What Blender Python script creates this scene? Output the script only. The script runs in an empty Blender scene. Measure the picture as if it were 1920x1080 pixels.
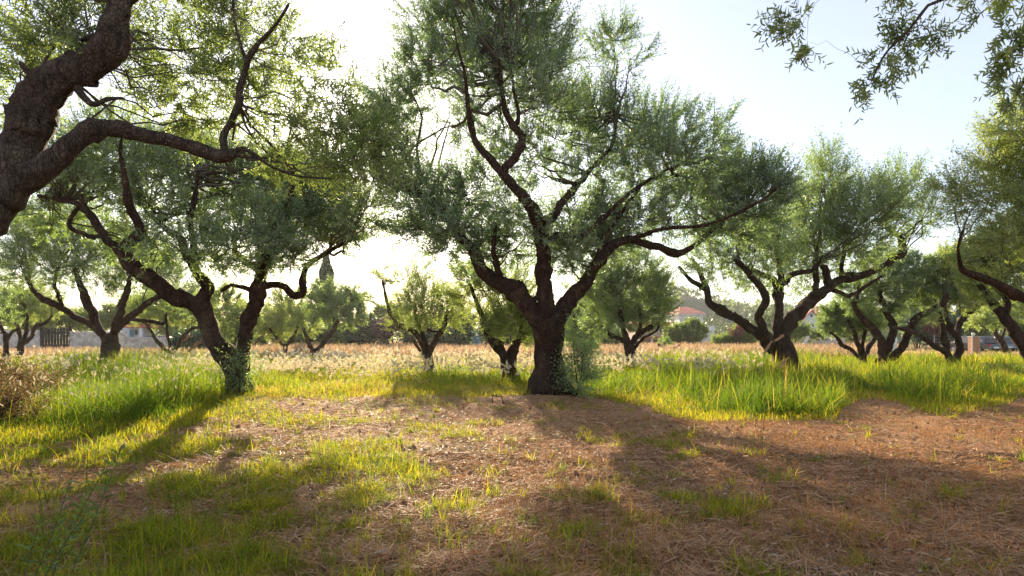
import bpy, math
import numpy as np
R = math.radians
scene = bpy.context.scene
# ---------------------------------------------------------------- camera
H = 1.5; F = 1200.0; HY = 630.0; CX = 960.0      # eye height, focal length and horizon in photo pixels
cam = bpy.data.cameras.new('camera'); camo = bpy.data.objects.new('camera', cam)
scene.collection.objects.link(camo); scene.camera = camo
camo.location = (0, 0, H); camo.rotation_euler = (R(90), 0, 0)
cam.sensor_width = 36; cam.lens = 36 * F / 1920; cam.shift_y = (HY - 540) / 1920
cam.clip_start = 0.05; cam.clip_end = 4000
# ---------------------------------------------------------------- sky, sun, exposure
SUN_AZ = math.atan2(690 - CX, F)                  # left of the view axis
SUN_EL = R(18.2)
w = bpy.data.worlds.new('World'); scene.world = w; w.use_nodes = True
nt = w.node_tree; bg = nt.nodes['Background']
sky = nt.nodes.new('ShaderNodeTexSky'); sky.sky_type = 'NISHITA'; sky.sun_disc = False
sky.sun_elevation = SUN_EL; sky.sun_rotation = SUN_AZ
sky.air_density = 1.0; sky.dust_density = .5; sky.ozone_density = 1.0; sky.altitude = 0
nt.links.new(sky.outputs[0], bg.inputs[0]); bg.inputs[1].default_value = 0.05
hz = nt.nodes.new('ShaderNodeBackground'); hz.inputs[0].default_value = (.80, .77, .88, 1); hz.inputs[1].default_value = .19   # pale high haze over the whole sky
ad = nt.nodes.new('ShaderNodeAddShader'); nt.links.new(bg.outputs[0], ad.inputs[0]); nt.links.new(hz.outputs[0], ad.inputs[1])
nt.links.new(ad.outputs[0], nt.nodes['World Output'].inputs[0])
sl = bpy.data.lights.new('sun', 'SUN'); sl.energy = 5.0; sl.angle = R(0.6); sl.color = (1, .82, .58)
so = bpy.data.objects.new('sun', sl); scene.collection.objects.link(so)
so.rotation_euler = (R(90) - SUN_EL, 0, R(180) - SUN_AZ)
so.location = (-20, 60, 30)
scene.view_settings.view_transform = 'Standard'; scene.view_settings.look = 'None'
scene.view_settings.exposure = 1.52; scene.view_settings.gamma = 1
scene.cycles.max_bounces = 7; scene.cycles.diffuse_bounces = 4; scene.cycles.transmission_bounces = 4
scene.cycles.use_denoising = True
scene.cycles.sample_clamp_indirect = 6

# ---------------------------------------------------------------- helpers
def P(px, py, D): return np.array([(px - CX) / F * D, D, H + (HY - py) / F * D])
def norm(a): return a / np.maximum(np.linalg.norm(a, axis=-1, keepdims=True), 1e-9)
def gz(x, y):
    "gentle relief of the ground"
    x = np.asarray(x, float); y = np.asarray(y, float)
    z = .05 * np.sin(x * .35 + 1.3) * np.sin(y * .29 + .4) + .03 * np.sin(x * .9 + y * .5) + .02 * np.sin(x * 1.7 - y * 1.3 + 2)
    z = z + .07 * np.exp(-(((x + 5.6) / .9) ** 2 + ((y - 10.8) / .45) ** 2))
    near = np.clip((19 - np.hypot(x, y)) / 4, 0, 1)
    z = z + near * (.016 * np.sin(x * 7.3 + 1.5 * np.sin(y * 4.1)) * np.sin(y * 8.9 + 1.2 * np.sin(x * 5.3)) + .011 * np.sin(x * 15.1 + 2 * np.sin(y * 9.7)) * np.sin(y * 17.3 + 1.7 * np.sin(x * 11.9)) + .02 * np.sin(x * 3.1 + y * 2.2 + np.sin(y * 1.7)) * np.sin(y * 3.7 - x))
    z = z + .12 * np.exp(-(((x - 1.0) / 1.5) ** 2 + ((y - 15.3) / .8) ** 2))
    return z
def link(o, parent=None):
    scene.collection.objects.link(o)
    if parent: o.parent = parent
    return o
def mesh_np(name, V, faces, mats, parent=None, midx=None, tint=None, smooth=False, origin=None):
    V = np.ascontiguousarray(V, np.float32)
    if origin is not None: V = V - np.asarray(origin, np.float32)
    if not isinstance(faces, list): faces = [faces]
    faces = [np.asarray(f, np.int32) for f in faces if len(f)]
    tot = np.concatenate([np.full(len(f), f.shape[1], np.int32) for f in faces])
    idx = np.concatenate([f.ravel() for f in faces])
    m = bpy.data.meshes.new(name)
    m.vertices.add(len(V)); m.vertices.foreach_set('co', V.ravel())
    m.loops.add(len(idx)); m.loops.foreach_set('vertex_index', idx)
    m.polygons.add(len(tot))
    m.polygons.foreach_set('loop_start', np.concatenate([[0], np.cumsum(tot)[:-1]]).astype(np.int32))
    m.polygons.foreach_set('loop_total', tot)
    if not isinstance(mats, (list, tuple)): mats = [mats]
    for mm in mats: m.materials.append(mm)
    if midx is not None: m.polygons.foreach_set('material_index', np.asarray(midx, np.int32))
    m.polygons.foreach_set('use_smooth', np.full(len(tot), smooth))
    if tint is not None:
        a = m.attributes.new('tint', 'FLOAT', 'FACE'); a.data.foreach_set('value', np.asarray(tint, np.float32))
    m.update(calc_edges=True)
    o = bpy.data.objects.new(name, m); link(o, parent)
    if origin is not None and parent is None: o.location = origin
    return o
def thing(name, label, cat, loc=(0, 0, 0), group=None):
    o = bpy.data.objects.new(name, None); link(o); o.empty_display_size = .2
    o.location = [float(c) for c in loc]; tag(o, label, cat, group); return o
def tag(o, label=None, cat=None, group=None, kind=None):
    if label: o['label'] = label
    if cat: o['category'] = cat
    if group: o['group'] = group
    if kind: o['kind'] = kind
    return o
# boxes, prisms ------------------------------------------------------------
class MB:
    def __init__(s): s.V = []; s.F = []; s.n = 0
    def add(s, V, F):
        V = np.asarray(V, float); s.V.append(V); s.F += [tuple(int(i) + s.n for i in f) for f in F]; s.n += len(V); return s
    def box(s, x0, x1, y0, y1, z0, z1, tp=0):
        V = [(x0, y0, z0), (x1, y0, z0), (x1, y1, z0), (x0, y1, z0), (x0 + tp, y0 + tp, z1), (x1 - tp, y0 + tp, z1), (x1 - tp, y1 - tp, z1), (x0 + tp, y1 - tp, z1)]
        return s.add(V, [(0, 3, 2, 1), (4, 5, 6, 7), (0, 1, 5, 4), (1, 2, 6, 5), (2, 3, 7, 6), (3, 0, 4, 7)])
    def tube(s, pts, rad, n=8, cap=True):
        V, Fq = tube_path(np.asarray(pts, float), np.broadcast_to(np.asarray(rad, float), (len(pts),)), n)
        F = [tuple(f) for f in Fq]
        if cap: F += [tuple(range(n))[::-1], tuple(range((len(pts) - 1) * n, len(pts) * n))]
        return s.add(V, F)
    def build(s, name, mat, parent=None, smooth=False, bevel=0, origin=None):
        m = bpy.data.meshes.new(name)
        V = np.concatenate(s.V)
        if origin is not None: V = V - np.asarray(origin)
        m.from_pydata(V.tolist(), [], s.F)
        for x in (mat if isinstance(mat, list) else [mat]): m.materials.append(x)
        if smooth: m.polygons.foreach_set('use_smooth', [True] * len(m.polygons))
        m.update(); o = bpy.data.objects.new(name, m); link(o, parent)
        if origin is not None and parent is None: o.location = origin
        if bevel:
            b = o.modifiers.new('bevel', 'BEVEL'); b.width = bevel; b.segments = 2
        return o
def frames(P_):
    t = norm(np.gradient(P_, axis=0)); n = len(P_); N = np.zeros_like(P_)
    ref = np.array([0, 1., 0]) if abs(t[0][1]) < .8 else np.array([1., 0, 0])
    v = np.cross(t[0], ref); v /= np.linalg.norm(v)
    for i in range(n):
        v = v - t[i] * np.dot(v, t[i]); v /= max(np.linalg.norm(v), 1e-9); N[i] = v
    return t, N, np.cross(t, N)
def tube_path(Pp, r, n, rough=0, rng=None):
    t, N, B = frames(Pp); K = len(Pp); th = np.arange(n) / n * 2 * np.pi
    rr = np.repeat(r[:, None], n, 1)
    if rough:
        ph = rng.uniform(0, 6.28, 8); L = np.concatenate([[0], np.cumsum(np.linalg.norm(np.diff(Pp, axis=0), axis=1))])[:, None]
        rm = max(r.max(), .02)
        f = (.42 * np.sin(2 * th + ph[0] + L / rm * .25) + .38 * np.sin(3 * th + ph[1] - L / rm * .35) + .3 * np.sin(5 * th + ph[2] + 1.2 * np.sin(L / rm * .8 + ph[3]))
             + .35 * np.sin(L / rm * 1.3 + ph[4] + th) + .3 * np.sin(L / rm * 2.9 + ph[5] - 2 * th) + .22 * np.sin(8 * th + ph[6] + 2 * np.sin(L / rm * .6 + ph[7])))
        rr = rr * (1 + rough * f) + 0
        rr = rr * (1 + rough * .5 * rng.uniform(-1, 1, rr.shape))
    V = Pp[:, None] + rr[..., None] * (np.cos(th)[None, :, None] * N[:, None] + np.sin(th)[None, :, None] * B[:, None])
    i = np.arange(K - 1)[:, None] * n; j = np.arange(n)[None]; j2 = (j + 1) % n
    Fq = np.stack([i + j, i + j2, i + n + j2, i + n + j], -1).reshape(-1, 4)
    return V.reshape(-1, 3), Fq
def tubes(Pp, r, n=3):
    "many tubes at once: Pp (N,K,3), r (N,K)"
    N_, K, _ = Pp.shape; t = norm(np.gradient(Pp, axis=1)); m = norm(Pp[:, -1] - Pp[:, 0])
    ref = np.where(np.abs(m[:, 2:3]) < .8, np.array([[0, 0, 1.]]), np.array([[1., 0, 0]]))[:, None]
    A = norm(np.cross(t, ref)); B = np.cross(t, A); th = np.arange(n) / n * 2 * np.pi
    V = Pp[:, :, None] + r[:, :, None, None] * (np.cos(th)[None, None, :, None] * A[:, :, None] + np.sin(th)[None, None, :, None] * B[:, :, None])
    b = (np.arange(N_) * K * n)[:, None, None]; i = (np.arange(K - 1) * n)[None, :, None]; j = np.arange(n)[None, None]; j2 = (j + 1) % n
    Fq = np.stack([b + i + j, b + i + j2, b + i + n + j2, b + i + n + j], -1).reshape(-1, 4)
    return V.reshape(-1, 3), Fq
def catmull(A, step):
    A = np.asarray(A, float)
    if len(A) == 2: A = np.array([A[0], (A[0] + A[1]) / 2, A[1]])
    Q = np.concatenate([[2 * A[0] - A[1]], A, [2 * A[-1] - A[-2]]]); out = []
    for i in range(1, len(Q) - 2):
        d = np.linalg.norm(Q[i + 1][:3] - Q[i][:3]); k = max(2, int(d / step))
        for u in np.arange(k) / k:
            out.append(.5 * (2 * Q[i] + (Q[i + 1] - Q[i - 1]) * u + (2 * Q[i - 1] - 5 * Q[i] + 4 * Q[i + 1] - Q[i + 2]) * u * u + (3 * Q[i] - Q[i - 1] - 3 * Q[i + 1] + Q[i + 2]) * u ** 3))
    out.append(Q[-2]); return np.array(out)

# ---------------------------------------------------------------- materials
def new_mat(name):
    m = bpy.data.materials.new(name); m.use_nodes = True; t = m.node_tree; t.nodes.clear()
    out = t.nodes.new('ShaderNodeOutputMaterial'); return m, t, out
def ramp(t, fac, stops):
    r = t.nodes.new('ShaderNodeValToRGB'); e = r.color_ramp.elements
    while len(e) < len(stops): e.new(.5)
    for k, (p, c) in enumerate(stops): e[k].position = p; e[k].color = (*c, 1)
    t.links.new(fac, r.inputs[0]); return r.outputs[0]
def leafy(name, front, back, trans, tfac=.4, rough=.45, spec=.35, tstops=None, fstops=None):
    "thin two-sided leaf or blade: gloss + diffuse in front, light shining through"
    m, t, out = new_mat(name); L = t.links
    at = t.nodes.new('ShaderNodeAttribute'); at.attribute_name = 'tint'; fac = at.outputs['Fac']
    def three(c, k=.45):
        return [(0, tuple(x * (1 - k) for x in c)), (.55, c), (1, (min(1, c[0] * (1 + k * 1.1)), min(1, c[1] * (1 + k)), c[2] * (1 + k * .4)))]
    cf = ramp(t, fac, fstops or three(front)); cb = ramp(t, fac, three(back)) if back else cf
    ct = ramp(t, fac, tstops or three(trans))
    geo = t.nodes.new('ShaderNodeNewGeometry'); mx = t.nodes.new('ShaderNodeMixRGB')
    L.new(geo.outputs['Backfacing'], mx.inputs[0]); L.new(cf, mx.inputs[1]); L.new(cb, mx.inputs[2])
    p = t.nodes.new('ShaderNodeBsdfPrincipled'); L.new(mx.outputs[0], p.inputs['Base Color'])
    p.inputs['Roughness'].default_value = rough; p.inputs['Specular IOR Level'].default_value = spec
    tr = t.nodes.new('ShaderNodeBsdfTranslucent'); L.new(ct, tr.inputs[0])
    ms = t.nodes.new('ShaderNodeMixShader'); ms.inputs[0].default_value = tfac
    L.new(p.outputs[0], ms.inputs[1]); L.new(tr.outputs[0], ms.inputs[2]); L.new(ms.outputs[0], out.inputs[0]); return m
def solid(name, col, rough=.7, spec=.3, metal=0, noise=0, scale=8, bump=0, coat=0):
    m, t, out = new_mat(name); L = t.links; p = t.nodes.new('ShaderNodeBsdfPrincipled')
    p.inputs['Base Color'].default_value = (*col, 1); p.inputs['Roughness'].default_value = rough
    p.inputs['Specular IOR Level'].default_value = spec; p.inputs['Metallic'].default_value = metal
    p.inputs['Coat Weight'].default_value = coat
    if noise or bump:
        tc = t.nodes.new('ShaderNodeTexCoord'); n = t.nodes.new('ShaderNodeTexNoise'); n.inputs['Scale'].default_value = scale; n.inputs['Detail'].default_value = 6
        L.new(tc.outputs['Object'], n.inputs['Vector'])
        c = ramp(t, n.outputs['Fac'], [(.25, tuple(x * (1 - noise) for x in col)), (.75, tuple(min(1, x * (1 + noise)) for x in col))]); L.new(c, p.inputs['Base Color'])
        if bump:
            b = t.nodes.new('ShaderNodeBump'); b.inputs['Strength'].default_value = bump; b.inputs['Distance'].default_value = .05
            L.new(n.outputs['Fac'], b.inputs['Height']); L.new(b.outputs[0], p.inputs['Normal'])
    L.new(p.outputs[0], out.inputs[0]); return m
def bark_mat(name, dark, light, scale=1.0):
    m, t, out = new_mat(name); L = t.links; p = t.nodes.new('ShaderNodeBsdfPrincipled')
    tc = t.nodes.new('ShaderNodeTexCoord'); mp = t.nodes.new('ShaderNodeMapping'); L.new(tc.outputs['Object'], mp.inputs[0])
    mp.inputs['Scale'].default_value = (scale, scale, scale * .42)
    wn = t.nodes.new('ShaderNodeTexNoise'); wn.inputs['Scale'].default_value = 5; L.new(mp.outputs[0], wn.inputs['Vector'])
    ad = t.nodes.new('ShaderNodeMixRGB'); ad.blend_type = 'ADD'; ad.inputs[0].default_value = .22; L.new(mp.outputs[0], ad.inputs[1]); L.new(wn.outputs['Color'], ad.inputs[2])
    v = t.nodes.new('ShaderNodeTexVoronoi'); v.feature = 'DISTANCE_TO_EDGE'; v.inputs['Scale'].default_value = 24; L.new(ad.outputs[0], v.inputs['Vector'])
    n = t.nodes.new('ShaderNodeTexNoise'); n.inputs['Scale'].default_value = 9; n.inputs['Detail'].default_value = 8; n.inputs['Roughness'].default_value = .7; L.new(ad.outputs[0], n.inputs['Vector'])
    n2 = t.nodes.new('ShaderNodeTexNoise'); n2.inputs['Scale'].default_value = 2.2; n2.inputs['Detail'].default_value = 3; L.new(tc.outputs['Object'], n2.inputs['Vector'])
    c = ramp(t, n.outputs['Fac'], [(.3, dark), (.62, light), (.8, tuple(x * 1.7 for x in light))])
    lich = ramp(t, n2.outputs['Fac'], [(.56, (0, 0, 0)), (.7, (1, 1, 1))])
    mx = t.nodes.new('ShaderNodeMixRGB'); L.new(lich, mx.inputs[0]); L.new(c, mx.inputs[1]); mx.inputs[2].default_value = (light[0] * 1.5, light[1] * 1.7, light[2] * 1.6, 1)
    cr = ramp(t, v.outputs['Distance'], [(0, (.3, .3, .3)), (.14, (1, 1, 1))])
    mu = t.nodes.new('ShaderNodeMixRGB'); mu.blend_type = 'MULTIPLY'; mu.inputs[0].default_value = 1; L.new(mx.outputs[0], mu.inputs[1]); L.new(cr, mu.inputs[2])
    L.new(mu.outputs[0], p.inputs['Base Color']); p.inputs['Roughness'].default_value = .9; p.inputs['Specular IOR Level'].default_value = .2
    hh = t.nodes.new('ShaderNodeMath'); hh.operation = 'ADD'
    vc = t.nodes.new('ShaderNodeMath'); vc.operation = 'MINIMUM'; vc.inputs[1].default_value = .25; L.new(v.outputs['Distance'], vc.inputs[0])
    L.new(vc.outputs[0], hh.inputs[0]); L.new(n.outputs['Fac'], hh.inputs[1])
    b = t.nodes.new('ShaderNodeBump'); b.inputs['Strength'].default_value = 1; b.inputs['Distance'].default_value = .05; L.new(hh.outputs[0], b.inputs['Height'])
    L.new(b.outputs[0], p.inputs['Normal']); L.new(p.outputs[0], out.inputs[0]); return m

M = {}
M['bark'] = bark_mat('olive_bark', (.018, .010, .007), (.085, .05, .032))
M['bark_near'] = bark_mat('old_olive_bark', (.028, .018, .012), (.15, .11, .08), 1.7)
M['twig'] = solid('twig', (.09, .075, .05), .8)
M['leaf'] = leafy('olive_leaf', (.115, .16, .085), (.26, .31, .22), (.34, .5, .1), .46)
M['leaf_dark'] = leafy('olive_leaf_dark', (.105, .155, .09), (.25, .3, .22), (.3, .46, .14), .46)
M['leaf_yellow'] = leafy('olive_leaf_yellow', (.125, .165, .07), (.27, .31, .18), (.46, .58, .1), .5)
M['leaf_near'] = leafy('olive_leaf_near', (.11, .155, .08), (.27, .31, .22), (.38, .5, .1), .46, .4, .35)
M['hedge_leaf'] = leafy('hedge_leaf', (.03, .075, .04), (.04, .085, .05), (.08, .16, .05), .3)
M['bush_leaf'] = leafy('bush_leaf', (.09, .14, .05), None, (.34, .46, .07), .45)
M['far_leaf'] = leafy('far_leaf', (.08, .12, .08), None, (.2, .28, .12), .35)
M['rose'] = leafy('blossom', (.2, .075, .08), None, (.2, .07, .07), .4)
M['weed'] = leafy('weed_leaf', (.09, .055, .03), None, (.2, .13, .05), .3, .6, .1, tstops=[(0, (.1, .2, .03)), (.5, (.28, .16, .06)), (1, (.45, .26, .12))])
M['purple'] = leafy('purple_leaf', (.13, .08, .09), None, (.15, .07, .08), .3)
M['grass'] = leafy('tall_grass', (.12, .16, .018), None, (.36, .46, .03), .55, .6, .12,
    tstops=[(0, (.08, .18, .012)), (.45, (.26, .38, .015)), (.8, (.58, .54, .03)), (1, (.75, .45, .12))])
M['grass_short'] = leafy('short_grass', (.17, .2, .02), None, (.5, .5, .03), .55, .6, .12,
    tstops=[(0, (.16, .3, .015)), (.5, (.55, .55, .015)), (1, (.85, .55, .04))])
M['straw'] = leafy('straw', (.34, .21, .12), None, (.34, .17, .06), .3, .6, .12,
    fstops=[(0, (.14, .06, .03)), (.3, (.42, .24, .12)), (.75, (.68, .43, .24)), (.95, (.78, .57, .36)), (1, (.82, .68, .5))])
M['litter'] = leafy('dead_leaf', (.3, .2, .12), None, (.3, .18, .08), .2, .6, .2, fstops=[(0, (.1, .05, .03)), (.5, (.34, .2, .1)), (.85, (.5, .4, .28)), (1, (.4, .42, .34))])
M['clod'] = solid('clod_earth', (.2, .12, .07), .95, noise=.4, scale=60)
M['dry'] = leafy('dry_grass', (.34, .2, .1), None, (.5, .25, .08), .45, .6, .1,
    fstops=[(0, (.3, .13, .05)), (.6, (.6, .31, .13)), (1, (.76, .54, .3))])
M['farfield'] = leafy('far_dry_grass', (.44, .32, .21), None, (.5, .34, .2), .42, .6, .1)
M['fluff'] = leafy('seed_fluff', (.74, .66, .55), None, (.9, .78, .6), .55, .8, .1)

# ---------------------------------------------------------------- ground
def axis(lo, hi, near, n, c=0, k=3.2):
    u = np.linspace(-1, 1, n); s = np.sinh(u * k) / np.sinh(k)
    return np.where(s < 0, c + s * (c - lo), c + s * (hi - c))
def ground():
    xs = axis(-900, 900, 0, 420, 0, 6.2); ys = axis(-60, 1600, 0, 520, 8, 6.0)
    X, Y = np.meshgrid(xs, ys); rng = np.random.default_rng(3)
    Z = gz(X, Y); fade = np.clip(1 - (np.hypot(X, Y - 8) - 12) / 8, 0, 1)
    Z = Z + fade * rng.normal(0, .012, X.shape)
    far = np.clip((np.hypot(X, Y) - 60) / 30, 0, 1); Z = Z * (1 - far)
    V = np.stack([X, Y, Z], -1).reshape(-1, 3); ny, nx = X.shape
    i = np.arange(ny - 1)[:, None] * nx + np.arange(nx - 1)[None]
    Fq = np.stack([i, i + 1, i + nx + 1, i + nx], -1).reshape(-1, 4)
    m, t, out = new_mat('earth'); L = t.links; p = t.nodes.new('ShaderNodeBsdfPrincipled')
    tc = t.nodes.new('ShaderNodeTexCoord')
    def noise(s, d=5, r=.6):
        n = t.nodes.new('ShaderNodeTexNoise'); n.inputs['Scale'].default_value = s; n.inputs['Detail'].default_value = d; n.inputs['Roughness'].default_value = r
        L.new(tc.outputs['Object'], n.inputs['Vector']); return n.outputs['Fac']
    fine = noise(38, 8, .75); big = noise(.8, 4); mid = noise(4, 5)
    c1 = ramp(t, fine, [(.28, (.08, .04, .024)), (.5, (.36, .2, .105)), (.72, (.56, .36, .2))])
    c2 = ramp(t, fine, [(.3, (.045, .055, .015)), (.55, (.14, .15, .03)), (.75, (.3, .24, .1))])
    mx = t.nodes.new('ShaderNodeMixRGB'); L.new(ramp(t, big, [(.5, (0, 0, 0)), (.68, (.8, .8, .8))]), mx.inputs[0]); L.new(c1, mx.inputs[1]); L.new(c2, mx.inputs[2])
    sp = t.nodes.new('ShaderNodeSeparateXYZ'); L.new(tc.outputs['Object'], sp.inputs[0])
    mr = t.nodes.new('ShaderNodeMapRange'); mr.inputs[1].default_value = 16; mr.inputs[2].default_value = 22; L.new(sp.outputs[1], mr.inputs[0])
    c3 = ramp(t, mid, [(.35, (.16, .16, .04)), (.65, (.34, .26, .12))])
    m2 = t.nodes.new('ShaderNodeMixRGB'); L.new(mr.outputs[0], m2.inputs[0]); L.new(mx.outputs[0], m2.inputs[1]); L.new(c3, m2.inputs[2])
    L.new(m2.outputs[0], p.inputs['Base Color']); p.inputs['Roughness'].default_value = .95; p.inputs['Specular IOR Level'].default_value = .1
    b = t.nodes.new('ShaderNodeBump'); b.inputs['Strength'].default_value = 1; b.inputs['Distance'].default_value = .03; L.new(fine, b.inputs['Height']); L.new(b.outputs[0], p.inputs['Normal'])
    L.new(p.outputs[0], out.inputs[0])
    o = mesh_np('ground', V, Fq, m, smooth=True); tag(o, kind='structure')
ground()

# ---------------------------------------------------------------- trees
def leaves(base, d, nrm, L, W, fold=False):
    "one leaf per row"
    s = norm(np.cross(d, nrm)); L = L[:, None]; W = W[:, None] * .5
    n = len(base)
    if not fold:
        V = np.stack([base, base + d * L * .45 - s * W, base + d * L, base + d * L * .45 + s * W], 1).reshape(-1, 3)
        return V, np.arange(n * 4).reshape(-1, 4)
    up = np.cross(s, d) * W * .5; sag = np.cross(s, d) * L * .06
    V = np.stack([base, base + d * L * .28 - s * W + up, base + d * L * .68 - s * W * .85 + up - sag, base + d * L - sag * 2,
                  base + d * L * .68 + s * W * .85 + up - sag, base + d * L * .28 + s * W + up], 1).reshape(-1, 3)
    i = np.arange(n)[:, None] * 6
    return V, np.concatenate([i + np.array([[0, 1, 2, 3]]), i + np.array([[0, 3, 4, 5]])], 1).reshape(-1, 4)
def bez(a, c, b, K):
    u = np.linspace(0, 1, K)[None, :, None]
    return (1 - u) ** 2 * a[:, None] + 2 * u * (1 - u) * c[:, None] + u * u * b[:, None]
def nearest(A, Pt, pen=.6, rng=None):
    out = np.zeros(len(A), int)
    for k in range(0, len(A), 256):
        d = A[k:k + 256, None] - Pt[None]; dist = np.linalg.norm(d, axis=-1) + pen * np.maximum(-d[..., 2], 0)
        if rng is not None: dist = dist * rng.uniform(.75, 1.7, dist.shape) + .12 * rng.uniform(0, 1, len(Pt))[None]
        out[k:k + 256] = dist.argmin(1)
    return out
def foliage(rng, pts, prad, C, Rr, Wt, nb=40, n2=400, ns=9, leaf=(.075, .017), pairs=9, sl=(.25, .5), up=.5, thick=1.0, stems=True, fold=False, droop=0.0):
    "branches, twigs and leaf sprays that fill the ellipsoids C/Rr and start on the limbs pts"
    prob = Wt * (Rr[:, 0] * Rr[:, 1] * Rr[:, 2]) ** (2 / 3); prob = prob / prob.sum(); cen = (C * prob[:, None]).sum(0)
    def sample(n, f):
        k = rng.choice(len(C), n, p=prob); v = norm(rng.normal(size=(n, 3))) * (rng.uniform(0, 1, (n, 1)) ** (1 / 2.4)) * f
        return C[k] + v * Rr[k], k
    V = []; Fc = []; mi = []; ti = []; nv = 0
    def put(v, f, m, tt):
        nonlocal nv
        V.append(v); Fc.append(f + nv); nv += len(v); mi.append(np.full(len(f), m)); ti.append(tt)
    A, _ = sample(nb, .62); ix = nearest(A, pts, rng=rng); S = pts[ix]; dist = np.linalg.norm(A - S, axis=1)
    ctl = (A + S) / 2 + rng.normal(0, .14, A.shape) * dist[:, None]; ctl[:, 2] -= .05 * dist
    B = bez(S, ctl, A, 8); B[:, 1:-1] += rng.normal(0, .02, B[:, 1:-1].shape) * dist[:, None, None]
    r0 = np.minimum(prad[ix] * .55, .006 + .006 * dist) * thick; rr = np.linspace(1, .35, 8)[None] * r0[:, None]
    v, f = tubes(B, rr, 5); put(v, f, 1, np.full(len(f), .5))
    Q = np.concatenate([B[:, 2:].reshape(-1, 3)])
    A2, k2 = sample(n2, 1.0); ix = nearest(A2, Q, .4); S = Q[ix]; dist = np.linalg.norm(A2 - S, axis=1)
    mx = np.maximum(1, dist / 1.3); 
    ctl = (A2 + S) / 2 + rng.normal(0, .15, A2.shape) * dist[:, None]
    B2 = bez(S, ctl, A2, 6); r2 = np.linspace(1, .4, 6)[None] * (.0035 + .003 * dist[:, None]) * thick
    v, f = tubes(B2, r2, 3); put(v, f, 1, np.full(len(f), .5))
    # sprays
    N = n2 * ns; j = np.repeat(np.arange(n2), ns); u = rng.uniform(.25, 1, N) ** .7 * 5; i0 = np.minimum(u.astype(int), 4); fr = (u - i0)[:, None]
    b = B2[j, i0] * (1 - fr) + B2[j, i0 + 1] * fr; td = norm(B2[j, 5] - B2[j, 3])
    out_ = norm(b - C[k2[j]]) * .35 + norm(b - cen) * .3
    d = norm(td * .55 + out_ + np.array([0, 0, up]) + norm(rng.normal(size=(N, 3))) * .55)
    Ls = rng.uniform(sl[0], sl[1], N); bend = np.array([0, 0, 1.]) * (up * .35 - droop) * Ls[:, None]
    e = b + d * Ls[:, None] + bend
    if stems:
        B3 = bez(b, b + d * Ls[:, None] * .5, e, 3); v, f = tubes(B3, np.repeat(np.array([[.0022, .0017, .0008]]) * thick, N, 0), 3); put(v, f, 1, np.full(len(f), .6))
    u = (np.arange(pairs)[None] + rng.uniform(-.2, .2, (N, pairs)) + .8) / (pairs + .3)
    node = b[:, None] + d[:, None] * Ls[:, None, None] * u[..., None] + bend[:, None] * (u * u)[..., None]
    ax = norm(np.broadcast_to(d[:, None] + bend[:, None] / Ls[:, None, None] * u[..., None], node.shape)); rv = norm(rng.normal(size=(N, 1, 3)))
    s1 = norm(np.cross(ax, rv)); s2 = np.cross(ax, s1); alt = (np.arange(pairs) % 2)[None, :, None]
    side = np.where(alt == 0, s1, s2)
    nb_, dd_, nn_, tt_ = [], [], [], []
    sp = rng.uniform(0, 1, N)
    for sg in (1, -1):
        a = rng.uniform(.55, 1.15, (N, pairs, 1)); ld = norm(ax * np.cos(a) + sg * side * np.sin(a) + rng.normal(0, .12, node.shape))
        nb_.append(node.reshape(-1, 3)); dd_.append(ld.reshape(-1, 3)); nn_.append(norm(ax * .8 - sg * side * .5 + rng.normal(0, .45, node.shape)).reshape(-1, 3))
        tt_.append((np.repeat(sp, pairs) * .55 + rng.uniform(0, .45, N * pairs)))
    nb_ = np.concatenate(nb_); dd_ = np.concatenate(dd_); nn_ = np.concatenate(nn_); tt_ = np.concatenate(tt_)
    keep = rng.uniform(size=len(nb_)) < .93; nb_, dd_, nn_, tt_ = nb_[keep], dd_[keep], nn_[keep], tt_[keep]
    n = len(nb_); v, f = leaves(nb_, dd_, nn_, leaf[0] * rng.uniform(.65, 1.2, n), leaf[1] * rng.uniform(.75, 1.2, n), fold)
    put(v, f, 0, np.repeat(tt_, 2) if fold else tt_)
    return np.concatenate(V), np.concatenate(Fc), np.concatenate(mi), np.concatenate(ti)

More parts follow.
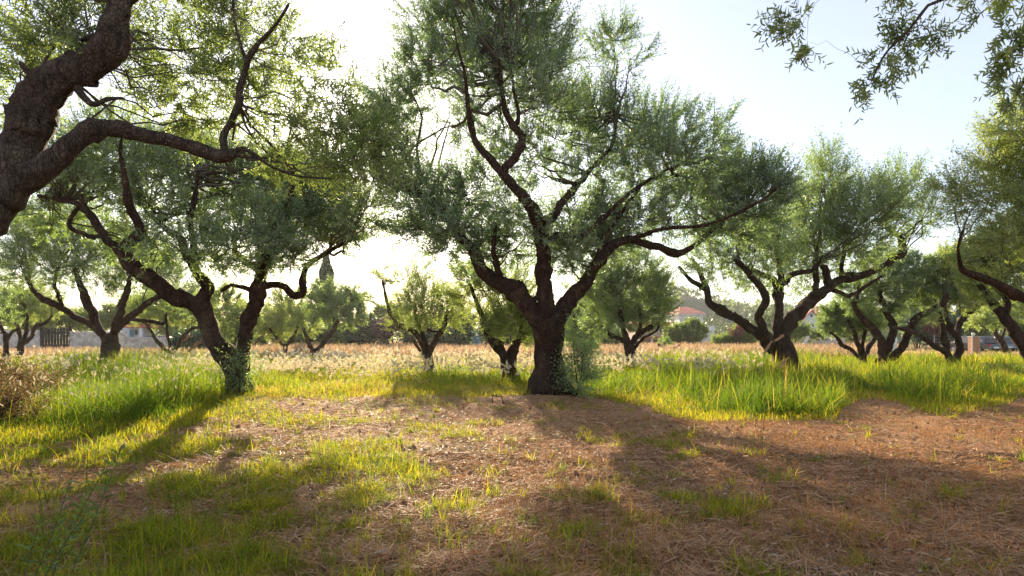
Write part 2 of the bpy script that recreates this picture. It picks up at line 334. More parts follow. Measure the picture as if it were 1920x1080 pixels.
TREES = 0
def tree(label, cat, D, limbs, blobs, seed, leafmat='leaf', bark='bark', name='olive_tree', group='olive trees of the grove', rough=.13, spread=.45, sides=14, depth=1.0, step=.6, bs=1.15, bdd=None, names=None, limbdd=None, **kw):
    """limbs: polylines of (px, py, radius px[, extra depth m]); the first is the trunk. blobs: (px, py, rx, ry[, density[, extra depth m]])"""
    global TREES; TREES += 1
    rng = np.random.default_rng(seed); s = D / F; base = P(limbs[0][0][0], 0, D); base[2] = float(gz(base[0], base[1]))
    root = thing(name, label, cat, base, group)
    placed = []; W = []; WR = []
    for k, lb in enumerate(limbs):
        lb = [tuple(p) for p in lb]
        if len(lb[0]) > 3: dd = np.array([p[3] for p in lb])
        else:
            dd0 = 0.
            if placed:
                pl = np.array(placed); q = np.hypot(pl[:, 0] - lb[0][0], pl[:, 1] - lb[0][1]); dd0 = pl[q.argmin(), 2] if q.min() < 60 else 0
            a = np.array([p[:2] for p in lb], float); ln = np.concatenate([[0], np.cumsum(np.hypot(*np.diff(a, axis=0).T))]) * s
            sl_ = 0 if k == 0 else rng.uniform(-spread, spread); dd = dd0 + sl_ * ln + .12 * np.sin(ln * 1.7 + rng.uniform(0, 6)) * np.minimum(ln, 1)
        A = np.array([[*P(p[0], p[1], D + e), p[2] * (D + e) / F] for p, e in zip(lb, dd)])
        if k == 0: A[0, 2] = base[2] - .12
        C_ = catmull(A, max(.05, step * A[:, 3].mean())); L = len(C_)
        C_[1:-1, :3] += rng.normal(0, .05, (L - 2, 3)) * C_[1:-1, 3:4]
        r_ = C_[:, 3] * .9; 
        if k == 0: # root flare
            h = np.maximum(C_[:, 2] - base[2], 0); r_ *= 1 + .2 * np.exp(-h / .22)
        # knuckles
        arc = np.concatenate([[0], np.cumsum(np.linalg.norm(np.diff(C_[:, :3], axis=0), axis=1))]); rm = r_.mean()
        for _ in range(max(1, int(arc[-1] / (9 * rm)))):
            c = rng.uniform(.05, 1) * arc[-1]; r_ *= 1 + rng.uniform(.1, .32) * np.exp(-((arc - c) / (rm * rng.uniform(.7, 1.3))) ** 2)
        for _ in range(max(1, int(arc[-1] / (6 * rm)))):
            c = rng.uniform(.05, .95) * arc[-1]; C_[:, :3] += rng.normal(0, .22, 3) * np.interp(c, arc, r_) * np.exp(-((arc - c) / (rm * 2.2)) ** 2)[:, None] * np.minimum(arc / (3 * rm), 1)[:, None]
        v, f = tube_path(C_[:, :3], r_, sides, rough * (1.5 if k == 0 else 1.2), rng)
        if k == 0:                                                              # buttress roots
            vv = v.reshape(L, sides, 3); ph_ = rng.uniform(0, 6.28); th_ = np.arange(sides) / sides * 2 * np.pi
            w_ = np.exp(-np.maximum(C_[:, 2] - base[2], 0) / .35)[:, None] * .12 * (np.sin(th_ * 3 + ph_) + .7 * np.sin(th_ * 5 + 2 * ph_))[None]
            v = (C_[:, None, :3] + (vv - C_[:, None, :3]) * (1 + w_[..., None])).reshape(-1, 3)
        c = np.arange(sides); f = list(map(tuple, f)); 
        tip = len(v); v = np.concatenate([v, [C_[-1, :3] + (C_[-1, :3] - C_[-2, :3]) * .5]])
        f3 = np.array([[(L - 1) * sides + q, (L - 1) * sides + (q + 1) % sides, tip] for q in range(sides)])
        F4 = [np.array(f)]; 
        if lb[0][2] * s > .05:                                  # old pruning stubs and bosses
            for _ in range(int(arc[-1] / (11 * rm)) + 1):
                q = rng.integers(1, L - 1); ax_ = norm(C_[q + 1, :3] - C_[q - 1, :3]); dv = rng.normal(size=3) + [0, 0, .5]; dv = norm(dv - ax_ * (dv @ ax_) * .7); rs = r_[q] * rng.uniform(.2, .42); ls = r_[q] * rng.uniform(1.1, 1.6)
                sp_ = C_[q, :3] + dv * ls * np.array([0, .35, .7, .95, 1.])[:, None] + rng.normal(0, .06, (5, 3)) * r_[q]; sv_, sf_ = tube_path(sp_, rs * np.array([1.5, 1.15, .95, .8, .1]), 8, .12, rng); F4.append(sf_ + len(v)); v = np.concatenate([v, sv_])
        nm = 'trunk' if k == 0 else 'limb'
        if names and k < len(names): nm = names[k]
        mesh_np(nm, v, F4 + [f3], M[bark], root, smooth=True, origin=base)
        for q in range(len(lb)): placed.append((lb[q][0], lb[q][1], dd[q]))
        dens = np.stack([960 + 0 * C_[:, 0], C_[:, 1]], 1)
        for q in range(len(C_)): placed.append(((C_[q, 0] / C_[q, 1]) * F + CX, HY - (C_[q, 2] - H) / C_[q, 1] * F, C_[q, 1] - D))
        st = int(L * .45) if k == 0 else int(L * .12)
        W.append(C_[st:, :3]); WR.append(r_[st:])
    W = np.concatenate(W); WR = np.concatenate(WR)
    C, Rr, Wt = [], [], []
    mw = np.mean([b[2] for b in blobs]) * s
    for b in blobs:
        e = b[5] if len(b) > 5 else rng.uniform(*bdd) if bdd else rng.uniform(-1, 1) * mw * .8 * depth
        c = P(b[0], b[1], D + e); g = (D + e) / F; C.append(c); Rr.append([b[2] * g * bs, .9 * math.sqrt(b[2] * b[3]) * g * depth * bs, b[3] * g * bs]); Wt.append(b[4] if len(b) > 4 else 1.)
    V, Fc, mi, ti = foliage(rng, W, WR, np.array(C), np.array(Rr), np.array(Wt), **kw)
    mesh_np('crown', V, Fc, [M[leafmat], M['twig']], root, midx=mi, tint=ti, origin=base)
    return root

# --- the big central tree
tree('largest olive tree, broad dark trunk with three thick limbs, at the centre by the straw', 'olive tree', 15.65, [
 [(1038, 748, 42), (1034, 728, 36), (1032, 690, 28), (1029, 650, 25), (1027, 618, 26), (1026, 598, 25)],
 [(1018, 612, 20), (1000, 585, 20), (976, 556, 18), (948, 534, 16), (922, 522, 14), (903, 503, 13), (893, 482, 12), (880, 462, 10), (858, 440, 9), (838, 405, 8), (812, 378, 7), (780, 364, 6), (745, 352, 5), (700, 330, 4)],
 [(1026, 605, 20), (1022, 545, 16), (1017, 500, 14), (1012, 445, 12), (1004, 408, 14), (985, 375, 12), (962, 350, 10), (941, 326, 9), (921, 300, 8), (895, 270, 7), (882, 225, 6), (876, 185, 4), (872, 140, 3), (860, 95, 2), (850, 50, 1.5)],
 [(941, 328, 8), (957, 300, 9), (976, 276, 9), (977, 255, 8), (962, 235, 8), (947, 210, 6), (941, 165, 4), (935, 110, 3)],
 [(960, 238, 6), (972, 220, 4), (962, 160, 3), (955, 90, 2.5)],
 [(1008, 415, 10), (1035, 408, 9), (1055, 380, 7), (1080, 350, 7), (1106, 318, 5), (1135, 288, 4), (1152, 255, 3), (1150, 200, 2)],
 [(1014, 450, 9), (1050, 440, 7), (1094, 440, 6), (1133, 408, 5), (1170, 370, 4), (1230, 330, 3), (1290, 300, 2)],
 [(1034, 612, 20), (1055, 580, 17), (1078, 548, 15), (1100, 518, 12), (1122, 488, 11), (1150, 460, 9), (1186, 451, 8), (1228, 464, 8), (1270, 475, 7), (1310, 455, 5), (1350, 420, 4), (1400, 390, 3)],
 [(1118, 495, 7), (1140, 440, 5), (1165, 400, 4), (1200, 350, 3)],
 [(940, 532, 8), (932, 500, 6), (925, 462, 5), (930, 420, 3)],
 [(1160, 458, 5), (1240, 430, 4), (1330, 420, 3), (1420, 380, 2.5), (1460, 350, 2)],
 ], [
 (840, 70, 80, 75), (940, 40, 100, 80), (1010, 90, 70, 70), (920, 150, 110, 70), (860, -30, 90, 70), (980, -40, 90, 60), (1020, 170, 70, 60),
 (790, 130, 45, 60, 1.1, 0), (740, 190, 55, 50, 1.2, .9), (715, 255, 60, 55, 1.3, .9), (760, 320, 70, 45, 1.4, .9), (820, 385, 80, 50, 1.5, .9), (880, 430, 70, 40, 1.4, .9), (930, 470, 45, 35, 1.3, .6), (880, 350, 60, 40, 1.2, .6), (800, 420, 60, 40, 1.2, -.6), (850, 470, 45, 25, .9, -.5), (960, 400, 40, 40, 1, -.5), (1060, 450, 50, 50, 1.2, -.6),
 (860, 230, 50, 50, .5), (930, 260, 60, 50, .6), (1000, 300, 70, 60, .7), (1060, 240, 60, 60), (1100, 210, 50, 50), (1150, 75, 48, 42, .8), (1185, 110, 38, 32, .7), (1120, 160, 25, 50, .4),
 (1170, 250, 75, 60), (1240, 240, 65, 55), (1290, 290, 75, 60), (1210, 310, 80, 50), (1120, 330, 60, 40, .8), (1340, 330, 70, 60, 1.1), (1400, 350, 70, 55, 1.3), (1440, 370, 50, 50, 1.2),
 (1300, 390, 90, 50, 1.2), (1200, 400, 90, 45, 1.1), (1100, 410, 80, 45, 1.5, .9), (1090, 470, 60, 40, 1.6, .9), (1160, 440, 70, 35, 1.3, .9), (1370, 420, 80, 35, 1.1), (1040, 470, 50, 50, .6), (960, 440, 50, 50, .6), (900, 480, 45, 35, .5), (1330, 240, 50, 40, .5),
 ], 11, 'leaf_dark', bdd=(-1.0, 2.8), nb=330, n2=3000, ns=4, pairs=10, leaf=(.11, .028), sl=(.3, .7), up=.42, thick=1.9, sides=20)
# --- big left tree
tree('dark forked olive tree with tall grass round its foot, left of the open ground', 'olive tree', 15.65, [
 [(446, 745, 26), (445, 730, 24), (442, 700, 24), (428, 672, 22), (408, 648, 19), (394, 625, 17), (384, 595, 17), (374, 572, 17)],
 [(372, 575, 15), (352, 562, 15), (334, 555, 15), (308, 540, 15), (281, 521, 16), (258, 505, 15), (243, 488, 15), (234, 470, 12), (246, 450, 10), (262, 436, 10), (256, 412, 9), (244, 390, 9), (238, 358, 7), (232, 322, 5), (226, 280, 3), (232, 240, 1.5)],
 [(238, 480, 9), (214, 464, 8), (192, 436, 8), (171, 405, 8), (148, 384, 6), (110, 374, 5), (72, 367, 4)],
 [(376, 572, 13), (388, 540, 12), (378, 518, 10), (362, 500, 8), (352, 474, 8), (340, 447, 7), (318, 436, 6), (298, 418, 5), (276, 398, 3), (262, 370, 1.5)],
 [(366, 500, 7), (362, 450, 6), (356, 415, 6), (365, 370, 4), (372, 320, 3)],
 [(450, 700, 17), (457, 668, 13), (461, 640, 12), (470, 592, 14), (478, 562, 14), (486, 536, 14), (492, 508, 12), (504, 470, 11), (518, 435, 11), (536, 400, 9), (545, 362, 7), (548, 320, 5), (540, 280, 3), (545, 240, 1.5)],
 [(440, 690, 10), (456, 640, 7), (462, 610, 7), (470, 585, 6)],
 [(488, 540, 8), (507, 534, 7), (530, 536, 7), (547, 550, 7), (568, 550, 7), (567, 522, 6), (580, 496, 5), (606, 478, 5), (634, 463, 4), (670, 440, 3)],
 [(478, 548, 7), (455, 538, 5), (435, 534, 4), (415, 545, 4)],
 [(482, 500, 6), (460, 492, 6), (444, 474, 5), (436, 450, 3)],
 [(150, 385, 4), (130, 420, 4), (160, 440, 4), (178, 448, 3)],
 ], [
 (250, 300, 90, 50, .8), (330, 300, 90, 55, .8), (420, 330, 90, 60, .8), (510, 340, 90, 60), (590, 350, 80, 50, 1.1), (640, 400, 60, 50, .8), (560, 420, 80, 40, .9), (470, 420, 80, 45, .9), (400, 400, 70, 40, .6),
 (300, 380, 80, 45, .7), (180, 350, 80, 50, .8), (120, 330, 60, 50, .7), (240, 430, 60, 30, .5), (320, 460, 60, 35, .8), (420, 480, 50, 35, .9), (540, 480, 60, 30, 1.1), (620, 440, 55, 32, 1.0), (250, 470, 60, 26, .6), (480, 460, 60, 35, 1, -.6), (680, 400, 40, 50, .7), (90, 400, 70, 40, .7), (200, 260, 80, 50, .7),
 ], 12, 'leaf', bdd=(-.8, 2.6), nb=240, n2=1850, ns=4, pairs=10, leaf=(.108, .027), sl=(.3, .7), up=.36, thick=1.9, sides=18)
# --- right tree with low spreading limbs
tree('spreading olive tree with several dark limbs from one foot, right of centre in grass', 'olive tree', 24, [
 [(1478, 706, 20), (1470, 688, 21), (1462, 662, 20), (1462, 640, 19)],
 [(1450, 660, 9), (1436, 642, 10), (1410, 617, 9), (1378, 598, 8.5), (1350, 581, 8), (1333, 565, 7.5), (1322, 536, 6), (1310, 505, 5), (1296, 485, 3)],
 [(1326, 545, 5), (1308, 533, 5), (1290, 521, 4), (1272, 500, 3)],
 [(1452, 650, 10), (1430, 617, 9), (1425, 590, 8), (1436, 563, 8), (1430, 542, 7), (1411, 521, 6), (1400, 506, 6), (1378, 486, 4)],
 [(1456, 640, 10), (1458, 605, 10), (1456, 577, 9), (1459, 549, 9), (1448, 522, 6), (1421, 511, 5), (1395, 500, 3)],
 [(1459, 548, 7), (1466, 528, 7), (1463, 503, 6), (1456, 472, 5), (1460, 430, 3)],
 [(1460, 540, 6), (1480, 517, 6), (1505, 510, 5), (1525, 505, 4), (1545, 480, 3)],
 [(1466, 640, 14), (1476, 610, 13), (1498, 588, 13), (1524, 558, 12), (1552, 540, 10), (1580, 524, 9), (1614, 517, 8), (1649, 503, 7), (1678, 483, 7), (1696, 467, 7), (1689, 444, 6), (1670, 435, 4), (1660, 412, 3), (1655, 370, 2)],
 [(1530, 556, 6), (1531, 528, 6), (1529, 495, 5), (1535, 455, 3)],
 [(1562, 545, 5), (1575, 548, 4), (1592, 556, 4), (1612, 545, 4), (1632, 531, 3), (1660, 515, 2)],
 [(1578, 523, 5), (1579, 485, 4), (1590, 440, 3)],
 [(1552, 540, 6), (1548, 505, 7), (1540, 500, 4)],
 ], [
 (1330, 490, 50, 35, .8), (1380, 460, 60, 40), (1440, 440, 60, 40), (1500, 450, 70, 45), (1500, 390, 60, 40), (1550, 340, 42, 40, .9), (1545, 300, 22, 30, .9), (1560, 400, 60, 50), (1610, 420, 60, 50), (1650, 380, 50, 50, .8),
 (1690, 350, 45, 40, .7), (1560, 480, 70, 35), (1630, 470, 50, 30, .6), (1700, 410, 50, 40, .7), (1430, 500, 50, 30, .8), (1400, 530, 50, 25, .5), (1500, 500, 50, 30, .7), (1750, 390, 40, 40, .6), (1480, 560, 60, 25, .3), (1620, 340, 35, 30, .5),
 ], 13, 'leaf', bdd=(-1, 3), nb=170, n2=1350, ns=4, pairs=9, leaf=(.125, .034), sl=(.4, .85), up=.5, thick=1.3)
# --- second left tree
tree('olive tree with wide V of limbs in front of the pale garden wall, left', 'olive tree', 29, [
 [(208, 705, 14), (207, 670, 13), (207, 645, 14), (205, 628, 15)],
 [(198, 635, 9), (183, 615, 9), (170, 590, 9), (158, 560, 7), (151, 535, 6), (140, 505, 4)],
 [(190, 625, 7), (168, 608, 6), (134, 588, 7), (102, 570, 6), (72, 556, 6), (60, 542, 4), (52, 515, 3)],
 [(118, 578, 4), (108, 550, 4), (102, 535, 4), (108, 505, 3)],
 [(214, 625, 8), (219, 607, 7), (229, 577, 7), (237, 550, 6), (243, 520, 4)],
 [(216, 620, 8), (240, 597, 7), (267, 577, 6), (299, 555, 6), (325, 548, 4)],
 [(240, 598, 4), (262, 601, 4), (285, 603, 4), (308, 606, 4), (311, 588, 3)],
 ], [
 (60, 450, 60, 40), (120, 460, 60, 45), (180, 480, 60, 40), (240, 480, 60, 40), (290, 500, 50, 35), (50, 500, 60, 40), (110, 520, 50, 25, .7), (180, 530, 60, 25, .5), (250, 530, 50, 25, .6), (330, 530, 50, 30, .8), (150, 420, 60, 30, .8), (30, 400, 50, 40, .8), (350, 570, 40, 30, .6),
 ], 14, 'leaf', nb=90, n2=1200, ns=5, pairs=7, leaf=(.125, .03), sl=(.35, .75), thick=1.4, sides=10)
# --- middle trees
tree('small yellow green olive tree standing alone in fluffy seed grass, between the two big trunks', 'olive tree', 27, [
 [(803, 702, 9), (802, 680, 8), (801, 660, 8)],
 [(798, 665, 6), (790, 642, 5), (781, 626, 6), (765, 616, 5), (745, 608, 5), (732, 588, 4), (724, 560, 3), (717, 525, 2)],
 [(800, 650, 5), (790, 620, 4), (781, 598, 4), (775, 575, 3)],
 [(804, 662, 6), (813, 643, 6), (823, 625, 5), (834, 607, 5), (836, 588, 3), (842, 565, 2)],
 [(822, 623, 3), (805, 618, 2), (800, 605, 2), (796, 590, 2)],
 [(797, 670, 4), (786, 655, 3), (772, 634, 3)],
 ], [(740, 530, 38, 35, .35), (720, 500, 30, 25, .3), (790, 545, 40, 30, .8), (770, 575, 35, 30), (820, 570, 40, 30, 1.1), (800, 600, 50, 22, .8), (850, 590, 30, 28), (755, 605, 28, 18, .6), (860, 560, 25, 20, .6), (780, 510, 35, 30, .3)],
 15, 'leaf_yellow', nb=50, n2=420, ns=5, pairs=6, leaf=(.12, .03), sl=(.3, .6), thick=1.3, sides=9)
tree('leaning olive tree with split trunk just left of the largest trunk', 'olive tree', 21.5, [
 [(956, 716, 17), (953, 700, 14), (950, 685, 12), (946, 672, 9), (938, 655, 8), (922, 630, 8), (908, 606, 7), (899, 580, 5), (888, 550, 3.5), (876, 525, 2.5)],
 [(958, 705, 10), (960, 685, 9), (962, 660, 9), (973, 634, 9), (990, 622, 6), (1002, 618, 4)],
 [(974, 636, 5), (978, 610, 4), (972, 580, 2)],
 ], [(900, 530, 50, 35, .5), (870, 560, 40, 25, .4), (940, 570, 40, 35), (960, 605, 45, 28, 1.1), (985, 580, 35, 35), (930, 610, 30, 25, .8), (870, 520, 30, 25, .4), (960, 530, 45, 25, .5), (985, 635, 22, 14, .6)],
 16, 'leaf_yellow', nb=50, n2=500, ns=5, pairs=7, leaf=(.11, .028), sl=(.3, .6), thick=1.2, sides=12)
tree('rounded olive tree with straight dark trunk right of the largest trunk', 'olive tree', 29, [
 [(1185, 700, 12), (1183, 684, 10), (1182, 660, 9), (1180, 640, 9)],
 [(1178, 645, 7), (1170, 620, 6), (1164, 595, 6), (1164, 568, 5), (1158, 545, 3)],
 [(1176, 642, 5), (1158, 634, 4), (1145, 628, 4), (1120, 612, 3), (1095, 605, 3)],
 [(1184, 645, 7), (1202, 624, 6), (1222, 612, 5), (1236, 602, 5), (1248, 580, 4), (1255, 555, 2)],
 [(1190, 640, 4), (1200, 615, 4), (1200, 590, 3), (1196, 565, 2)],
 [(1188, 655, 4), (1205, 635, 3), (1228, 622, 2.5), (1240, 605, 2)],
 ], [(1150, 520, 45, 30, .8), (1200, 510, 50, 30, .8), (1130, 560, 40, 28), (1180, 560, 50, 35), (1228, 548, 38, 32), (1240, 588, 22, 22, .8), (1140, 600, 40, 22, .8), (1195, 600, 40, 22, .9), (1100, 545, 35, 25, .7), (1180, 480, 40, 25, .5)],
 17, 'leaf', nb=80, n2=760, ns=5, pairs=7, leaf=(.13, .036), sl=(.35, .65), thick=1.3, sides=10)
tree('slender bushy olive tree half hidden behind leafy shoots beside the largest trunk', 'olive tree', 34, [
 [(1102, 690, 7), (1104, 665, 6), (1105, 650, 6)],
 [(1104, 655, 5), (1112, 633, 4), (1120, 615, 3), (1125, 590, 2)],
 [(1102, 655, 4), (1088, 632, 4), (1080, 612, 3), (1074, 585, 2)],
 ], [(1085, 600, 35, 30), (1110, 570, 35, 25), (1075, 630, 25, 20, .8), (1120, 610, 25, 25), (1095, 640, 25, 18, .7)],
 18, 'leaf', nb=30, n2=360, ns=6, pairs=6, leaf=(.14, .038), thick=1.3, sides=8)
tree('cut back olive stump with two short branches in front of the hidden villa', 'tree stump', 50, [
 [(1243, 672, 5), (1244, 662, 5), (1239, 652, 4), (1235, 646, 3)],
 [(1246, 668, 3.2), (1254, 656, 3), (1262, 652, 2), (1270, 653, 1.6), (1274, 646, 1.2)],
 [(1241, 655, 3), (1243, 647, 3), (1246, 642, 2)],
 ], [(1244, 642, 8, 5, 1), (1252, 648, 8, 4, .6)], 19, 'leaf', name='tree_stump', nb=6, n2=14, ns=5, pairs=5, leaf=(.16, .05), sl=(.2, .35), thick=1, sides=8)
# --- far left trees
tree('pale olive tree with crooked stems before the wall, at the left edge', 'olive tree', 42, [
 [(38, 668, 6), (40, 650, 6), (42, 640, 6)],
 [(42, 645, 4), (36, 628, 4), (33, 612, 4), (24, 590, 3)], [(44, 640, 4), (50, 620, 4), (48, 595, 4), (46, 575, 3)], [(44, 645, 4), (58, 630, 4), (68, 612, 3.5), (85, 605, 3), (98, 592, 2)],
 ], [(20, 570, 40, 25), (60, 560, 40, 25), (90, 580, 30, 18, .8), (30, 600, 30, 14, .4), (5, 590, 30, 20)], 20, 'leaf_yellow', nb=30, n2=340, ns=6, pairs=6, leaf=(.17, .05), sl=(.3, .7), thick=1.5, sides=8)
tree('olive tree with thin upright trunk cut by the left edge of the photo', 'olive tree', 34, [
 [(8, 690, 7), (10, 665, 6), (12, 645, 5), (10, 625, 5)], [(12, 635, 4), (24, 622, 3), (38, 615, 3)], [(10, 628, 4), (-4, 600, 3), (-12, 570, 2)]],
 [(-30, 560, 50, 35), (-60, 590, 50, 30), (10, 600, 25, 14, .4)], 21, 'leaf', nb=18, n2=160, ns=6, pairs=6, leaf=(.14, .04), thick=1.3, sides=8)
tree('low dark twisted olive tree behind the left big trunk near the pale wall', 'olive tree', 42, [
 [(322, 680, 6), (322, 665, 5), (320, 655, 5)],
 [(318, 660, 3.5), (302, 648, 4), (292, 636, 3.5), (284, 622, 3), (272, 605, 2)],
 [(324, 662, 3.5), (336, 645, 3.5), (346, 628, 3), (362, 615, 3), (372, 614, 2)],
 [(321, 660, 3), (316, 635, 3), (312, 605, 2)],
 ], [(290, 585, 45, 22), (340, 590, 45, 22), (375, 575, 35, 25), (310, 565, 50, 20), (255, 600, 25, 12, .5)], 22, 'leaf_yellow', nb=30, n2=380, ns=6, pairs=6, leaf=(.17, .05), sl=(.3, .7), thick=1.5, sides=8)
tree('olive tree with dark leaning limb and dense green crown under the cypress', 'olive tree', 40, [
 [(586, 680, 7), (587, 665, 6), (590, 655, 6)], [(590, 660, 5), (603, 646, 5), (615, 632, 5), (626, 618, 4), (634, 600, 3)], [(588, 660, 4), (578, 640, 4), (568, 615, 3)]],
 [(600, 570, 35, 25), (640, 575, 35, 30, 1.1), (665, 595, 22, 22), (620, 600, 35, 18, .8), (610, 545, 25, 15, .8), (650, 550, 25, 14, .7)], 23, 'leaf', nb=25, n2=300, ns=7, pairs=6, leaf=(.16, .05), sl=(.3, .6), thick=1.5, sides=8)
tree('yellowish bushy olive tree behind the right stem of the left big tree', 'olive tree', 45, [
 [(535, 675, 5), (535, 660, 4), (534, 645, 4)], [(534, 650, 3), (520, 635, 3), (505, 615, 2)], [(536, 650, 3), (550, 632, 3), (560, 610, 2)]],
 [(500, 600, 35, 28), (540, 590, 40, 32, 1.1), (575, 610, 25, 25), (520, 625, 30, 16, .8), (545, 560, 35, 18, .8)], 24, 'leaf_yellow', nb=25, n2=300, ns=7, pairs=6, leaf=(.17, .055), sl=(.3, .6), thick=1.5, sides=8)
tree('scrubby olive tree filling the fork of the left big tree', 'olive tree', 38, [
 [(440, 690, 5), (440, 660, 4), (438, 640, 4)], [(438, 645, 3), (428, 625, 3), (418, 605, 2)], [(440, 645, 3), (447, 620, 3), (446, 590, 2)]],
 [(425, 590, 40, 30), (455, 600, 35, 30), (410, 560, 35, 25, .8), (440, 635, 35, 16, .7)], 25, 'leaf_yellow', nb=22, n2=240, ns=7, pairs=6, leaf=(.16, .05), thick=1.4, sides=8)
# --- right group
tree('multi stemmed olive tree with one long limb sweeping right, behind the spreading tree', 'olive tree', 31, [
 [(1656, 692, 12), (1655, 682, 11), (1656, 672, 10)],
 [(1654, 678, 8), (1657, 655, 8), (1652, 635, 8), (1634, 613, 8), (1612, 592, 6), (1601, 573, 5), (1607, 558, 4), (1612, 535, 3)],
 [(1656, 672, 7), (1668, 645, 7), (1675, 622, 7), (1672, 603, 6), (1660, 584, 6), (1650, 560, 5), (1646, 535, 4), (1650, 505, 3)],
 [(1664, 592, 5), (1675, 575, 4), (1694, 550, 4), (1712, 526, 4), (1718, 500, 2)],
 [(1660, 682, 8), (1672, 668, 8), (1692, 650, 7), (1702, 626, 7), (1720, 598, 7), (1744, 583, 6), (1768, 568, 5), (1776, 550, 3)],
 ], [(1620, 540, 40, 28), (1665, 530, 45, 30), (1700, 510, 45, 30), (1740, 540, 40, 28), (1640, 580, 35, 20, .7), (1690, 560, 40, 22, .8), (1600, 570, 30, 20, .7), (1745, 510, 35, 25, .8), (1650, 490, 45, 22, .7)],
 26, 'leaf', nb=60, n2=640, ns=5, pairs=7, leaf=(.14, .038), thick=1.4, sides=10)
tree('short thicket like olive tree touching the left side of the multi stemmed one', 'olive tree', 33, [
 [(1618, 688, 8), (1618, 675, 7), (1616, 660, 6)], [(1614, 662, 5), (1607, 640, 5), (1602, 622, 4), (1590, 600, 3)], [(1612, 672, 4), (1595, 655, 4), (1580, 648, 4), (1570, 634, 3), (1556, 622, 2)],
 [(1620, 665, 5), (1630, 648, 5), (1640, 635, 4), (1638, 615, 3)], [(1618, 665, 4), (1618, 640, 4), (1624, 620, 3)]],
 [(1585, 610, 28, 20), (1610, 595, 32, 22), (1570, 590, 25, 22, .8), (1630, 605, 20, 15, .6), (1555, 610, 20, 14, .5)], 27, 'leaf', nb=30, n2=330, ns=6, pairs=6, leaf=(.15, .042), thick=1.3, sides=8)
tree('olive tree with W shaped trunk at the lawn edge left of the brick pillar', 'olive tree', 30, [
 [(1788, 694, 9), (1787, 686, 9), (1785, 678, 9)],
 [(1784, 684, 7), (1773, 664, 6), (1750, 647, 5), (1722, 627, 5), (1695, 618, 4), (1670, 612, 3)],
 [(1784, 682, 7), (1776, 660, 6), (1770, 635, 6), (1768, 610, 5), (1760, 585, 3)],
 [(1790, 682, 7), (1799, 660, 8), (1797, 640, 7), (1784, 622, 6), (1775, 600, 5), (1772, 570, 3)],
 [(1796, 638, 6), (1798, 612, 6), (1810, 592, 5), (1830, 577, 5), (1844, 563, 4), (1852, 540, 3)],
 ], [(1790, 530, 40, 28), (1830, 520, 40, 28), (1760, 560, 35, 22, .8), (1810, 560, 40, 20, .7), (1850, 545, 30, 22), (1790, 490, 45, 25), (1745, 600, 25, 15, .5), (1830, 480, 40, 25)],
 28, 'leaf_yellow', nb=60, n2=600, ns=5, pairs=7, leaf=(.14, .038), thick=1.4, sides=10)
tree('thin leaning olive tree in front of the parked cars, far right', 'olive tree', 50, [
 [(1890, 668, 5), (1886, 655, 5), (1876, 638, 5), (1866, 625, 4), (1862, 608, 3)], [(1868, 628, 3), (1862, 605, 3), (1850, 590, 2)], [(1876, 640, 3), (1884, 618, 2), (1888, 600, 2)]],
 [(1850, 600, 32, 18), (1885, 600, 30, 16), (1830, 610, 25, 12, .8), (1868, 585, 35, 16)], 29, 'leaf_yellow', nb=18, n2=160, ns=6, pairs=6, leaf=(.19, .055), thick=1.4, sides=8)
tree('olive tree whose dark trunk leans in from the right edge, behind the near branch', 'olive tree', 20, [
 [(1972, 722, 15), (1945, 680, 13), (1912, 636, 12), (1888, 603, 10), (1866, 575, 8), (1848, 550, 6), (1830, 525, 4)], [(1885, 600, 7), (1888, 565, 6), (1880, 535, 5), (1885, 500, 3)], [(1950, 690, 10), (1965, 620, 8), (1960, 560, 6), (1940, 500, 4)]],
 [(1830, 500, 35, 28, .7), (1870, 480, 40, 35), (1910, 500, 40, 40), (1850, 540, 35, 20, .7), (1900, 560, 40, 22, .7), (1950, 460, 60, 60), (1880, 440, 40, 30)], 30, 'leaf_yellow', nb=50, n2=560, ns=6, pairs=8, leaf=(.1, .025), thick=1.2, sides=12)
tree('nearer olive tree reaching in over the right edge with one long bare limb', 'olive tree', 10.6, [
 [(2080, 800, 34), (2060, 720, 28), (2040, 640, 24)], [(2050, 660, 18), (1990, 600, 13), (1940, 568, 11), (1906, 553, 10), (1878, 538, 9), (1843, 524, 8), (1808, 508, 6), (1799, 488, 4), (1797, 462, 2.5), (1806, 430, 1.5)],
 [(2042, 640, 18), (2020, 520, 14), (1990, 420, 10), (1960, 340, 8), (1930, 250, 5)], [(1990, 420, 8), (1940, 400, 6), (1890, 370, 4), (1840, 330, 3)], [(2040, 650, 16), (2090, 500, 12), (2100, 350, 8)]],
 [(1900, 230, 35, 45, .9), (1890, 320, 45, 50), (1850, 300, 35, 28, .55), (1840, 365, 50, 30, .8), (1790, 345, 32, 22, .4), (1890, 400, 50, 40), (1960, 280, 60, 90), (1980, 420, 60, 70), (1860, 440, 40, 30, .5), (1900, 480, 40, 30, .5), (2080, 300, 90, 120), (1815, 395, 30, 20, .4)],
 31, 'leaf_yellow', nb=90, n2=1100, ns=4, pairs=9, leaf=(.07, .016), sl=(.25, .5), up=.35, thick=1, sides=14)
